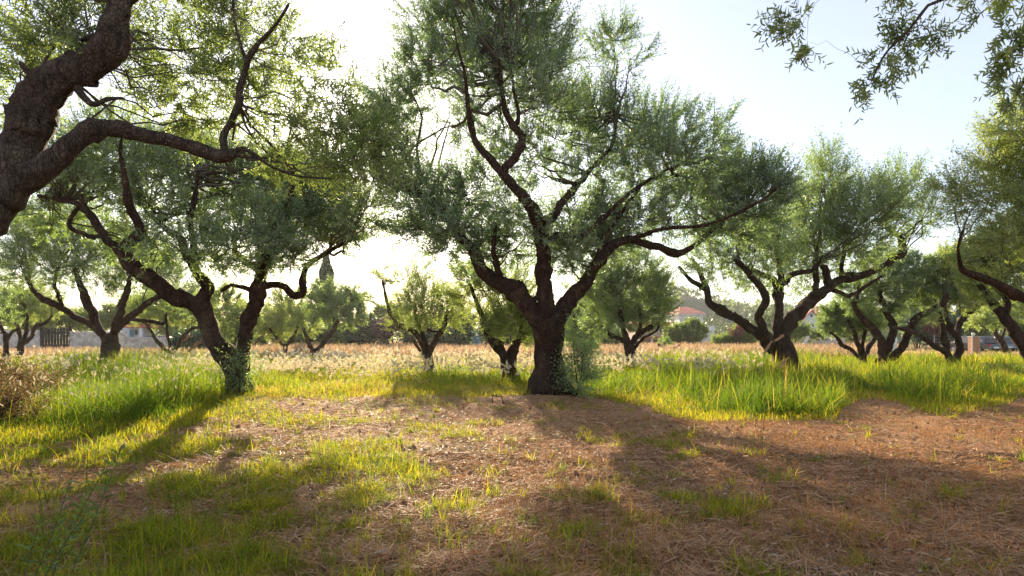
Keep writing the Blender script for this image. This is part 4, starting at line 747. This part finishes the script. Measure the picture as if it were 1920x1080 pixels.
# far dry field
x, y = field(rng, 110000, -400, 2320, 44, 100, 1.2); px = px_of(x, y); keep = (rng.uniform(size=len(x)) < np.interp(px, [-400, 60, 350, 450, 1500, 1620, 1680, 2300], [.6, .6, .8, 1, 1, .8, .3, .4])); x, y = x[keep], y[keep]; n = len(x)
hh = np.interp(px_of(x, y), [-400, 400, 560, 1000, 1100, 1600, 1700, 2300], [.7, .7, .9, .8, .85, .9, .3, .3])
v, f, c = blades(rng, x, y, hh * rng.uniform(.5, 1.15, n), .0012 * y * rng.uniform(.5, 1.2, n), .6); stuff('dry_meadow', 'pinkish dry meadow grass across the far field', [(v, f, np.repeat(rng.uniform(0, 1, n), 3))], M['farfield'])
# fluffy seed heads
def heads(rng, base, d, L, rad, K=5, S=5, br=12):
    n = len(base); u = np.linspace(0, 1, K); bend = norm(rng.normal(size=(n, 3)) * [1, 1, .1]) * L[:, None] * .35
    Pp = base[:, None] + d[:, None] * (L[:, None] * u[None])[..., None] + bend[:, None] * (u ** 2)[None, :, None]
    prof = np.array([.35, 1, 1, .8, .1]); v, f = tubes(Pp, rad[:, None] * prof[None], S)
    j = np.repeat(np.arange(n), br); m = len(j); uu = rng.uniform(0, 1, m); k = np.minimum((uu * (K - 1)).astype(int), K - 2); fr = (uu * (K - 1) - k)[:, None]
    bb = Pp[j, k] * (1 - fr) + Pp[j, k + 1] * fr; dd = norm(d[j] * .9 + norm(rng.normal(size=(m, 3))) * .9)
    v2, f2 = leaves(bb, dd, rng.normal(size=(m, 3)), rad[j] * rng.uniform(1.5, 2.8, m), rad[j] * .35)
    return np.concatenate([v, v2]), np.concatenate([f, f2 + len(v)])
parts = []; x, y = field(rng, 13000, -100, 1500, 18, 50, 1.1); px = px_of(x, y)
pr = np.interp(px, [-100, 20, 200, 330, 470, 600, 960, 1000, 1090, 1300, 1400, 1500], [.15, .2, .25, .5, .9, 1, .9, .6, .6, .7, .25, .1]); keep = rng.uniform(size=len(x)) < pr * np.clip((y - 18 - 3 * pnoise(x, y, .5, 33)) / 5, 0, 1) * np.clip(1.35 - (y - 20) / 22, .12, 1) * np.clip(.55 + .9 * pnoise(x, y, .9, 34), .08, 1); x, y = x[keep], y[keep]; n = len(x)
h = rng.uniform(.3, .7, n); v, f, c = blades(rng, x, y, h, .0003 * y, .8); parts.append((v, f, rng.uniform(.3, 1, n).repeat(3), 1))
tip = c[:, 3]; d = norm(c[:, 3] - c[:, 2] + rng.normal(0, .08, (n, 3))); v, f = heads(rng, tip, d, rng.uniform(.12, .24, n), .0013 * y + .005, br=10); parts.append((v, f, rng.uniform(.3, 1, len(f))))
x, y = field(rng, 420, -40, 520, 10, 20, 1); keep = y > edge(x, y) + .5; x, y = x[keep], y[keep]; n = len(x); h = rng.uniform(.45, .95, n)
v, f, c = blades(rng, x, y, h, .005 + 0 * x, .6); parts.append((v, f, rng.uniform(.2, 1, n).repeat(3), 1)); tip = c[:, 3]; d = norm(c[:, 3] - c[:, 2])
v, f = heads(rng, tip, d, rng.uniform(.05, .1, n), .009 + 0 * x, br=16); parts.append((v, f, rng.uniform(.3, 1, len(f))))
stuff('seed_grass', 'cream fluffy seed heads catching the light across the middle of the field', parts, [M['fluff'], M['grass']])
# bright lawn at the right
x, y = field(rng, 60000, 1560, 2150, 34, 60, 1.5); n = len(x)
v, f, c = blades(rng, x, y, rng.uniform(.06, .14, n), .0012 * y, .8); stuff('lawn', 'sunlit yellow mown lawn beyond the right hand trees', [(v, f, np.clip(rng.normal(.75, .15, n), 0, 1).repeat(3))], M['grass_short'])

# individual foxtails standing above the grass
def foxtail(px, py, D, tilt, label, L=.16):
    rng = np.random.default_rng(int(px)); t = P(px, py, D); g = float(gz(t[0] - tilt * .3, D)); b = np.array([t[0] - tilt * .3, D, g])
    r = thing('foxtail', label, 'seed head', b, 'foxtail seed heads above the grass')
    A = catmull([b - [0, 0, .02], b * .5 + t * .5 - [tilt * .08, 0, -.03], t], .06); v, f = tube_path(A, np.linspace(.003, .0018, len(A)), 5); mesh_np('stem', v, f, M['grass'], r, tint=np.full(len(f), .5), smooth=True, origin=b)
    d = norm(np.array([[tilt, 0, .55]])); v, f = heads(rng, t[None], d, np.array([L]), np.array([.014]), K=5, S=8, br=200); mesh_np('seed_head', v, f, M['farfield'], r, tint=rng.uniform(.3, 1, len(f)), origin=b)
foxtail(1452, 640, 8.5, .9, 'pale drooping foxtail against the fork of the spreading right hand olive')
foxtail(1460, 690, 8, .7, 'foxtail just below the fork of the spreading right hand olive, near its foot')
foxtail(1432, 668, 8.2, .12, 'upright foxtail left of the foot of the spreading right hand olive', .2)
foxtail(346, 640, 9, .4, 'highest foxtail against the dark hedge mound left of the big left trunk', .1)
foxtail(362, 650, 9.5, .8, 'middle foxtail of those against the dark hedge mound left of the big left trunk', .12)
foxtail(352, 660, 9, .7, 'lowest foxtail against the dark hedge mound left of the big left trunk', .1)
foxtail(510, 644, 10, 1.2, 'bowed foxtail right of the big left tree', .14)

# olive shoots low in the left foreground, shoots at the trunks
def shoots(label, px, py, D, tips, seed, mat, leaf, pairs, name='olive_shoot', fold=True, thick=1.0, group='young olive shoots'):
    rng = np.random.default_rng(seed); b = P(px, py, D); b[2] = float(gz(b[0], b[1])); root = thing(name, label, 'olive shoot', b, group)
    V = []; Fq = []; nv = 0; SV = []; SF = []; sv = 0
    for (tx, ty, td) in tips:
        t = P(tx, ty, D + td); s0 = b + rng.normal(0, .04, 3) * [1, 1, 0]; L = np.linalg.norm(t - s0); mid = (s0 + t) / 2 + rng.normal(0, .08, 3) * L; mid[2] += .08 * L
        B = bez(s0[None], mid[None], t[None], 12); v, f = tubes(B, np.linspace(.004, .0012, 12)[None] * thick, 5); SV.append(v); SF.append(f + sv); sv += len(v)
        k = max(4, int(L / pairs)); u = np.linspace(.12, 1, k); pts = np.stack([np.interp(u, np.linspace(0, 1, 12), B[0, :, q]) for q in range(3)], 1); tg = norm(np.gradient(pts, axis=0))
        for sg in (1, -1):
            s = norm(np.cross(tg, rng.normal(size=(1, 3)) + [0, 1, 0])); s[::2] = np.cross(tg, s)[::2]; d = norm(tg * .75 + sg * s * .8 + rng.normal(0, .32, s.shape))
            v, f = leaves(pts + tg * rng.normal(0, .012, (k, 1)), d, norm(tg - sg * s * .4 + rng.normal(0, .5, s.shape)), leaf[0] * rng.uniform(.4, 1.25, k), leaf[1] * rng.uniform(.8, 1.15, k), fold); V.append(v); Fq.append(f + nv); nv += len(v)
    f = np.concatenate(Fq); mesh_np('stem', np.concatenate(SV), np.concatenate(SF), M['twig'], root, smooth=True, origin=b)
    mesh_np('leaves', np.concatenate(V), f, M[mat], root, tint=rng.uniform(0, .8, len(f)), origin=b)
shoots('dark leafy olive shoot sprawling low in the left foreground', 0, 1010, 2.7, [(130, 905, .1), (195, 885, .2), (225, 845, .3), (165, 960, -.1), (75, 975, .1)], 5, 'bush_leaf', (.062, .015), .036)
bush('bushy green shoots growing from the foot of the largest trunk on its right side', 'olive shoots', 'olive_shoot', 1086, 738, 15.2, [(1084, 725, 18, 18), (1080, 690, 14, 24), (1094, 665, 14, 18), (1074, 640, 8, 20), (1100, 700, 14, 16)], 310, 'leaf', None, n2=150, ns=4, leaf=(.07, .02), pairs=7, sr=.16, thick=.7)
bush('leafy shoots in the fork at the foot of the left big tree', 'olive shoots', 'olive_shoot', 450, 730, 15.2, [(448, 700, 10, 18), (447, 665, 7, 18)], 311, 'leaf', None, n2=34, ns=4, leaf=(.065, .02), pairs=7, sr=.16, thick=.7)
# long green blades in the near left
rng = np.random.default_rng(9); px = rng.uniform(60, 420, 46); D_ = rng.uniform(4.2, 6.5, 46); x = (px - CX) / F * D_
v, f, c = blades(rng, x, D_, rng.uniform(.3, .62, 46), .0075 + 0 * x, .55); tag(mesh_np('long_grass', v, f, M['grass'], tint=rng.uniform(0, .5, 46).repeat(3)), 'long single green grass blades standing in the left foreground', 'long grass', kind='stuff')
# bent twig and clods
b = P(932, 757, 14.2); b[2] = float(gz(b[0], b[1])); tw = MB(); tw.tube([b + [-.1, 0, -.02], b + [-.11, 0, .12], b + [-.09, .01, .19], b + [.02, 0, .15], b + [.1, -.01, .17], b + [.13, 0, .05], b + [.12, 0, -.03]], [.012, .012, .014, .01, .013, .015, .015], 6)
tag(tw.build('bent_twig', solid('dead_wood', (.09, .045, .025), .9), smooth=True, origin=b), 'brown hoop shaped dead twig sticking out of the straw left of the largest trunk', 'twig')

# ---------------------------------------------------------------- far buildings, wall, gate, vehicles
white = solid('white_wall', (.72, .76, .8), .85, noise=.06, scale=2); stone = None
m, t, out = new_mat('stone_wall'); p = t.nodes.new('ShaderNodeBsdfPrincipled'); tc = t.nodes.new('ShaderNodeTexCoord'); vr = t.nodes.new('ShaderNodeTexVoronoi'); vr.inputs['Scale'].default_value = 3.2
t.links.new(tc.outputs['Object'], vr.inputs['Vector']); hs = t.nodes.new('ShaderNodeSeparateColor'); t.links.new(vr.outputs['Color'], hs.inputs[0])
t.links.new(ramp(t, hs.outputs[0], [(0, (.38, .34, .3)), (.5, (.52, .47, .42)), (1, (.66, .61, .55))]), p.inputs['Base Color']); p.inputs['Roughness'].default_value = .95
bu = t.nodes.new('ShaderNodeBump'); bu.inputs['Strength'].default_value = .8; bu.inputs['Distance'].default_value = .06; bu.invert = True; t.links.new(vr.outputs['Distance'], bu.inputs['Height']); t.links.new(bu.outputs[0], p.inputs['Normal']); t.links.new(p.outputs[0], out.inputs[0]); stone = m
glass = solid('window_glass', (.03, .05, .07), .12, .6); darkwood = solid('dark_wood', (.03, .027, .03), .8, noise=.3, scale=6); terracotta = solid('roof_tiles', (.42, .13, .1), .85, noise=.25, scale=3, bump=.4)
pink = solid('pink_plaster', (.5, .36, .3), .9, noise=.1, scale=2); blueg = solid('pale_blue', (.2, .34, .42), .7, noise=.1); metal = solid('grey_metal', (.3, .31, .33), .4, metal=.6)
brickm, t, out = new_mat('brick'); p = t.nodes.new('ShaderNodeBsdfPrincipled'); tc = t.nodes.new('ShaderNodeTexCoord'); mp = t.nodes.new('ShaderNodeMapping'); mp.inputs['Rotation'].default_value = (R(90), 0, 0); bk = t.nodes.new('ShaderNodeTexBrick')
bk.inputs['Color1'].default_value = (.42, .2, .11, 1); bk.inputs['Color2'].default_value = (.34, .15, .08, 1); bk.inputs['Mortar'].default_value = (.4, .34, .28, 1); bk.inputs['Scale'].default_value = 4.2; bk.inputs['Mortar Size'].default_value = .015
t.links.new(tc.outputs['Object'], mp.inputs[0]); t.links.new(mp.outputs[0], bk.inputs['Vector']); t.links.new(bk.outputs[0], p.inputs['Base Color']); p.inputs['Roughness'].default_value = .9; t.links.new(p.outputs[0], out.inputs[0])
def X(px, D): return (px - CX) / F * D
def Z(py, D): return H + (HY - py) / F * D
def slab(px0, px1, py0, py1, D, th, mb=None):
    "box whose front face spans the given bearings and heights at distance D"
    return (mb or MB()).box(X(px0, D), X(px1, D), D, D + th, max(Z(py1, D), -.1) if py1 < 900 else -.1, Z(py0, D))
def root(name, label, cat, px, D, group=None): b = np.array([X(px, D), D, 0.]); return thing(name, label, cat, b, group), b
# garden wall (two stretches with the gate between), left
def wall(label, px0, px1, py0, D):
    b = np.array([X((px0 + px1) / 2, D), D, 0]); rng = np.random.default_rng(int(px1)); n = 24; xs = np.linspace(X(px0, D), X(px1, D), n); zt = Z(py0, D) + rng.normal(0, .03, n); mb = MB()
    V = []; 
    for k in range(n): V += [(xs[k], D, -.1), (xs[k], D, zt[k]), (xs[k], D + .45, zt[k]), (xs[k], D + .45, -.1)]
    Fq = []
    for k in range(n - 1):
        a = 4 * k; Fq += [(a, a + 4, a + 5, a + 1), (a + 1, a + 5, a + 6, a + 2), (a + 2, a + 6, a + 7, a + 3)]
    Fq += [(0, 1, 2, 3), (4 * n - 1, 4 * n - 2, 4 * n - 3, 4 * n - 4)]; mb.add(V, Fq)
    return tag(mb.build('stone_wall', stone, origin=b), label, 'stone wall', 'garden walls')
wall('pale stone garden wall left of the dark wooden gate', -260, 74, 619, 56)
wall('pale stone garden wall running right from the dark wooden gate', 131, 232, 622, 56)
wall('lower grey stone wall behind the low twisted olive, under the porch', 234, 372, 632, 55)
wall('grey stone wall behind the spreading olive, below the white house', 1474, 1585, 634, 66)
g, b = root('wooden_gate', 'dark wooden garden gate of upright boards set in the pale wall', 'gate', 102, 56.1)
for k in range(9): slab(78 + k * 5.7, 82.2 + k * 5.7, 614 + (k % 3), 1000, 56.1, .05).build('board', darkwood, g, origin=b)
for py in (622, 646): slab(77, 130, py, py + 4, 56.17, .06).build('rail', darkwood, g, origin=b)
for px in (75, 129.5): slab(px, px + 3.4, 611, 1000, 56.05, .2).build('gate_post', darkwood, g, origin=b)
# porch behind the wall
D = 62; g, b = root('porch', 'small white porch with pale posts and blue door behind the stone wall, left', 'porch', 250, D)
slab(222, 268, 608, 614, D - .2, 3.2).build('roof', terracotta, g, origin=b); slab(226, 266, 614, 1000, D + 1.5, 1.4).build('wall', white, g, origin=b)
for px in (223, 261): slab(px, px + 5, 614, 1000, D, .25).build('post', white, g, origin=b)
slab(243, 251, 618, 1000, D + 1.44, .05).build('door', blueg, g, origin=b); slab(253, 257, 619, 628, D + 1.44, .05).build('window', glass, g, origin=b)
# pale blue shed beyond the field
D = 70; g, b = root('garden_shed', 'pale blue shed panel showing between dark bushes in the middle distance', 'shed', 893, D)
slab(884, 904, 624, 1000, D, 2).build('wall', blueg, g, origin=b); slab(882, 906, 621, 624, D - .2, 2.4).build('roof', metal, g, origin=b); slab(888, 894, 630, 1000, D - .04, .03).build('door', solid('blue_door', (.13, .24, .34), .6), g, origin=b)
# red roofed villa
D = 92; g, b = root('villa', 'white villa with low red tiled hip roof and side terrace wing', 'house', 1300, D)
slab(1274, 1318, 588, 1000, D, 8).build('wall', white, g, origin=b)
slab(1318.2, 1340, 611, 620, D + .3, 6).build('terrace_parapet', white, g, origin=b)
slab(1318.2, 1323, 620, 1000, D + .3, 6).build('wing_wall', white, g, origin=b); slab(1335, 1340, 620, 1000, D + .3, .5).build('wing_post', white, g, origin=b); slab(1323.2, 1334.8, 620.3, 1000, D + 4, .3).build('wing_wall', white, g, origin=b)
x0, x1, y0, y1, z0, z1 = X(1270, D), X(1323, D), D - .6, D + 8.6, Z(588, D), Z(573, D); xm = (x0 + x1) / 2; rf = MB()
rf.add([(x0, y0, z0), (x1, y0, z0), (x1, y1, z0), (x0, y1, z0), (xm - .6, (y0 + y1) / 2, z1), (xm + .6, (y0 + y1) / 2, z1)], [(0, 1, 5, 4), (1, 2, 5), (2, 3, 4, 5), (3, 0, 4), (3, 2, 1, 0)]); rf.build('roof', terracotta, g, origin=b)
slab(1270, 1323, 588.2, 590, D - .62, 9.1).build('eaves', white, g, origin=b)
for px in (1283, 1300): 
    wi = slab(px, px + 7, 596, 606, D - .05, .08).build('window', white, g, origin=b); slab(px + .8, px + 6.2, 597, 605, D - .08, .04).build('pane', glass, wi, origin=b)
# low pinkish house left of it
D = 84; g, b = root('low_house', 'low pinkish house with porch roof seen through the rounded olive tree', 'house', 1225, D)
slab(1192, 1262, 608, 1000, D, 7).build('wall', pink, g, origin=b); slab(1186, 1266, 604, 608, D - .7, 8.4).build('roof', terracotta, g, origin=b)
slab(1196, 1245, 631, 634, D - 2.2, 2.18).build('porch_roof', terracotta, g, origin=b)
for px in (1197, 1221, 1242): slab(px, px + 2.5, 634.2, 1000, D - 2.1, .2).build('post', white, g, origin=b)
for px in (1200, 1228): slab(px, px + 9, 638, 1000, D - .04, .05).build('door', solid('red_brown_door', (.16, .05, .04), .6), g, origin=b)
for px in (1205, 1236, 1250):
    wi = slab(px, px + 7, 614, 624, D - .05, .06).build('window', white, g, origin=b); slab(px + .8, px + 6.2, 615, 623, D - .08, .04).build('pane', glass, wi, origin=b)
# white house right
D = 98; g, b = root('white_house', 'white house with gabled front showing under the right limb of the spreading olive', 'house', 1545, D)
slab(1508, 1534, 596, 1000, D, 8).build('wall', white, g, origin=b)
x0, x1, z0, z1 = X(1508, D), X(1534, D), Z(596, D), Z(583, D); xm = (x0 + x1) / 2; gb = MB()
gb.add([(x0, D, z0), (x1, D, z0), (xm, D, z1), (x0, D + 8, z0), (x1, D + 8, z0), (xm, D + 8, z1)], [(0, 1, 2), (3, 5, 4)]); gb.build('gable', white, g, origin=b)
rf = MB(); o_ = .35; th = .18
for sg in (-1, 1):
    xe = xm + sg * ((x1 - x0) / 2 + o_); ze = z0 - o_ * (z1 - z0) / ((x1 - x0) / 2)
    rf.add([(xe, D - .3, ze), (xm, D - .3, z1 + .01), (xm, D + 8.3, z1 + .01), (xe, D + 8.3, ze), (xe, D - .3, ze + th), (xm, D - .3, z1 + th), (xm, D + 8.3, z1 + th), (xe, D + 8.3, ze + th)], [(0, 1, 2, 3), (4, 5, 6, 7), (0, 1, 5, 4), (3, 2, 6, 7), (0, 3, 7, 4)])
rf.build('roof', terracotta, g, origin=b)
slab(1534.2, 1578, 606, 1000, D + 1, 7).build('wing_wall', white, g, origin=b); slab(1533, 1580, 603, 606, D + .6, 7.8).build('wing_roof', terracotta, g, origin=b)
wi = slab(1519, 1524, 588, 595, D - .05, .06).build('window', white, g, origin=b); slab(1519.7, 1523.3, 588.6, 594.4, D - .08, .04).build('pane', glass, wi, origin=b)
for px, py in ((1512, 606), (1522, 606), (1546, 612), (1560, 612)):
    dd_ = D if px < 1534 else D + 1; wi = slab(px, px + 5, py, py + 7, dd_ - .05, .06).build('window', white, g, origin=b); slab(px + .7, px + 4.3, py + .6, py + 6.4, dd_ - .08, .04).build('pane', glass, wi, origin=b)
slab(1506, 1534, 615.5, 617, D - 1.4, 1.38).build('balcony', solid('balcony_slab', (.4, .36, .33), .8), g, origin=b)
ch = slab(1531, 1535, 574, 590, D + 3, .6).build('chimney', solid('chimney_brick', (.5, .28, .16), .9), g, origin=b)
# leaning white board by the wall
bb = P(1508, 640, 63.5); mb = MB(); mb.add([(-.42, 0, -.95), (-.12, 0, -.95), (.55, 0, .55), (.2, 0, .55), (-.42, .06, -.95), (-.12, .06, -.95), (.55, .06, .55), (.2, .06, .55)], [(0, 1, 2, 3), (7, 6, 5, 4), (0, 4, 5, 1), (1, 5, 6, 2), (2, 6, 7, 3), (3, 7, 4, 0)])
tag(mb.build('white_board', solid('white_paint', (.8, .76, .72), .6)), 'white board leaning on the grey stone wall behind the spreading olive', 'board').location = bb
# path
tag(MB().add([(X(1640, 52), 52, .012), (X(1835, 52), 52, .012), (X(1990, 50), 50, .012), (X(1990, 58), 58, .012), (X(1830, 60), 60, .012), (X(1640, 58), 58, .012)], [(0, 1, 2, 3, 4, 5)]).build('path', solid('pale_gravel', (.5, .48, .46), .95, noise=.15, scale=2)), kind='structure')
# brick pillar with lamp, fence
D = 50; g, b = root('brick_pillar', 'square orange brick gate pillar beside the path, far right', 'pillar', 1831, D)
MB().box(X(1824, D), X(1837, D), D, D + .55, -.1, Z(632, D)).build('shaft', brickm, g, origin=b); MB().box(X(1823.2, D), X(1837.8, D), D - .04, D + .59, Z(632, D), Z(630.5, D)).build('cap', stone, g, origin=b)
u = np.linspace(0, np.pi, 9); cz = Z(626.5, D); cc = np.array([X(1829.5, D), D + .27, cz]); lp, lb = root('globe_lamp', 'small white globe lamp on top of the brick pillar', 'lamp', 1829.5, D)
MB().tube([cc + [0, 0, -.13 * math.cos(a)] for a in u], np.maximum(.13 * np.sin(u), .004), 12).build('globe', solid('milk_glass', (.8, .8, .78), .3), lp, smooth=True, origin=lb); MB().tube([cc + [0, 0, -.19], cc + [0, 0, -.12]], .05, 10).build('base', metal, lp, origin=lb)
g, b = root('metal_pole', 'thin white pole standing left of the brick pillar', 'pole', 1823, 49.6); MB().tube([(b[0], 49.6, -.05), (b[0], 49.6, Z(627, 49.6))], .035, 8).build('shaft', solid('white_enamel', (.75, .74, .72), .5), g, origin=b); MB().tube([(b[0], 49.6, Z(627, 49.6)), (b[0], 49.6, Z(626, 49.6))], .06, 8).build('cap', metal, g, origin=b)
g, b = root('wire_fence', 'thin dark wire fence with posts behind the lawn, left of the brick pillar', 'fence', 1790, 62)
for px in (1752, 1772, 1792, 1812): MB().tube([(X(px, 62), 62, -.05), (X(px, 62), 62, Z(628, 62))], .04, 6).build('post', metal, g, origin=b)
for py in (630, 636, 642): MB().tube([(X(1752, 62), 61.93, Z(py, 62)), (X(1812, 62), 61.93, Z(py, 62))], .012, 4).build('wire', metal, g, origin=b)
# vehicles
def car(label, name, cat, x, y, rz, paint, L=4.3, W=1.75, HH=1.45, van=False):
    g = thing(name, label, cat, (x, y, 0), 'vehicles parked beyond the brick pillar'); g.rotation_euler[2] = rz
    pr = [(-L / 2, .35), (-L / 2 + .05, .82), (-L / 2 + .75, .92), (L / 2 - 1.0, .95), (L / 2 - .05, .8), (L / 2, .35)]
    def prism(p, w, tp=0):
        n = len(p); zc = max(q[1] for q in p); V = [(a, -w / 2 + tp * (c > .96), c) for a, c in p] + [(a, w / 2 - tp * (c > .96), c) for a, c in p]
        return MB().add(V, [tuple(range(n)), tuple(range(2 * n - 1, n - 1, -1))] + [(k, k + n, (k + 1) % n + n, (k + 1) % n) for k in range(n)])
    prism(pr, W).build('body', paint, g, bevel=.06)
    prism([(-L / 2 + .7, .9), (-L / 2 + (.75 if van else 1.25), HH), (L / 2 - (.5 if van else .9), HH), (L / 2 - .3, .9)], W - .12, .14).build('cabin', paint, g, bevel=.05)
    prism([(-L / 2 + .78, .98), (-L / 2 + (.82 if van else 1.28), HH - .08), (L / 2 - (.56 if van else .98), HH - .08), (L / 2 - .45, .98)], W - .1, .13).build('window', glass, g)
    MB().box(L / 2 - .5 , L / 2 - .42, -W / 2 + .3, W / 2 - .3, 1.0, HH - .12).build('rear_window', glass, g)
    for sx in (-L / 2 + .8, L / 2 - .85):
        for sy in (-1, 1):
            wh = MB().tube([(sx, sy * (W / 2 - .2), .32), (sx, sy * (W / 2 + .01), .32)], .32, 18).build('wheel', solid('tyre', (.02, .02, .02), .8), g); MB().tube([(sx, sy * (W / 2 - .05), .32), (sx, sy * (W / 2 + .025), .32)], .18, 12).build('rim', metal, wh)
    for sy in (-1, 1):
        MB().box(L / 2 - .04, L / 2 + .03, sy * (W / 2 - .22) - .1, sy * (W / 2 - .22) + .1, .6, .8).build('tail_light', solid('red_lens', (.5, .02, .02), .3), g)
        MB().box(-L / 2 - .02, -L / 2 + .05, sy * (W / 2 - .25) - .12, sy * (W / 2 - .25) + .12, .58, .76).build('headlight', solid('clear_lens', (.7, .7, .7), .2), g)
    MB().box(L / 2 + .0, L / 2 + .04, -.26, .26, .42, .55).build('number_plate', solid('plate', (.75, .75, .72), .5), g)
    return g
car('dark car with red tail light parked right of the brick pillar', 'parked_car', 'car', X(1858, 56), 58, R(-80), solid('dark_paint', (.03, .035, .05), .3, .5, coat=.5))
car('blue grey car with pale windscreen at the far right edge', 'parked_car', 'car', X(1902, 58), 60, R(-105), solid('blue_paint', (.12, .16, .22), .3, .5, coat=.5))
car('dark blue car roof showing over the stone wall, left', 'parked_car', 'car', X(292, 62), 62, R(8), solid('navy_paint', (.02, .04, .1), .3, .5, coat=.5), HH=1.5)
# scooter
g = thing('parked_scooter', 'pale motor scooter standing behind the multi stemmed olive tree', 'scooter', (X(1675, 50), 50, 0)); g.rotation_euler[2] = R(70)
body = solid('scooter_paint', (.62, .66, .72), .35, .5); rub = solid('rubber', (.02, .02, .02), .8)
MB().add([(-.45, -.12, .35), (-.45, .12, .35), (-.62, -.14, .95), (-.62, .14, .95), (-.52, -.14, 1.0), (-.52, .14, 1.0), (-.33, -.12, .35), (-.33, .12, .35)], [(0, 1, 3, 2), (2, 3, 5, 4), (4, 5, 7, 6), (6, 7, 1, 0), (0, 2, 4, 6), (1, 7, 5, 3)]).build('front_shield', body, g, bevel=.02)
MB().box(-.35, .25, -.16, .16, .28, .36).build('footboard', rub, g); MB().box(.1, .8, -.15, .15, .4, .7, .04).build('body', body, g, bevel=.05); MB().box(.08, .75, -.13, .13, .71, .79, .02).build('seat', rub, g, bevel=.03)
MB().tube([(-.56, -.32, 1.02), (-.6, 0, 1.06), (-.56, .32, 1.02)], .02, 8).build('handlebar', rub, g); MB().add([(-.62, -.18, 1.05), (-.62, .18, 1.05), (-.5, .14, 1.42), (-.5, -.14, 1.42), (-.61, -.18, 1.05), (-.61, .18, 1.05), (-.49, .14, 1.42), (-.49, -.14, 1.42)], [(0, 1, 2, 3), (7, 6, 5, 4), (0, 3, 7, 4), (1, 5, 6, 2), (3, 2, 6, 7)]).build('windscreen', solid('screen', (.6, .66, .7), .1, .5), g)
for sx in (-.55, .62):
    wh = MB().tube([(sx, -.05, .24), (sx, .05, .24)], .24, 18).build('wheel', rub, g); MB().tube([(sx, -.055, .24), (sx, .055, .24)], .12, 12).build('rim', metal, wh)

# ---------------------------------------------------------------- warm evening haze
hm, t, out = new_mat('haze_air'); pv = t.nodes.new('ShaderNodeVolumePrincipled'); pv.inputs['Color'].default_value = (.95, .94, .92, 1)
pv.inputs['Density'].default_value = .00025; pv.inputs['Anisotropy'].default_value = .5; t.links.new(pv.outputs[0], out.inputs['Volume'])
tag(MB().box(-905, 905, -65, 1605, -2.5, 34).build('haze', hm), 'thin warm haze hanging over the whole grove', 'haze', kind='stuff')
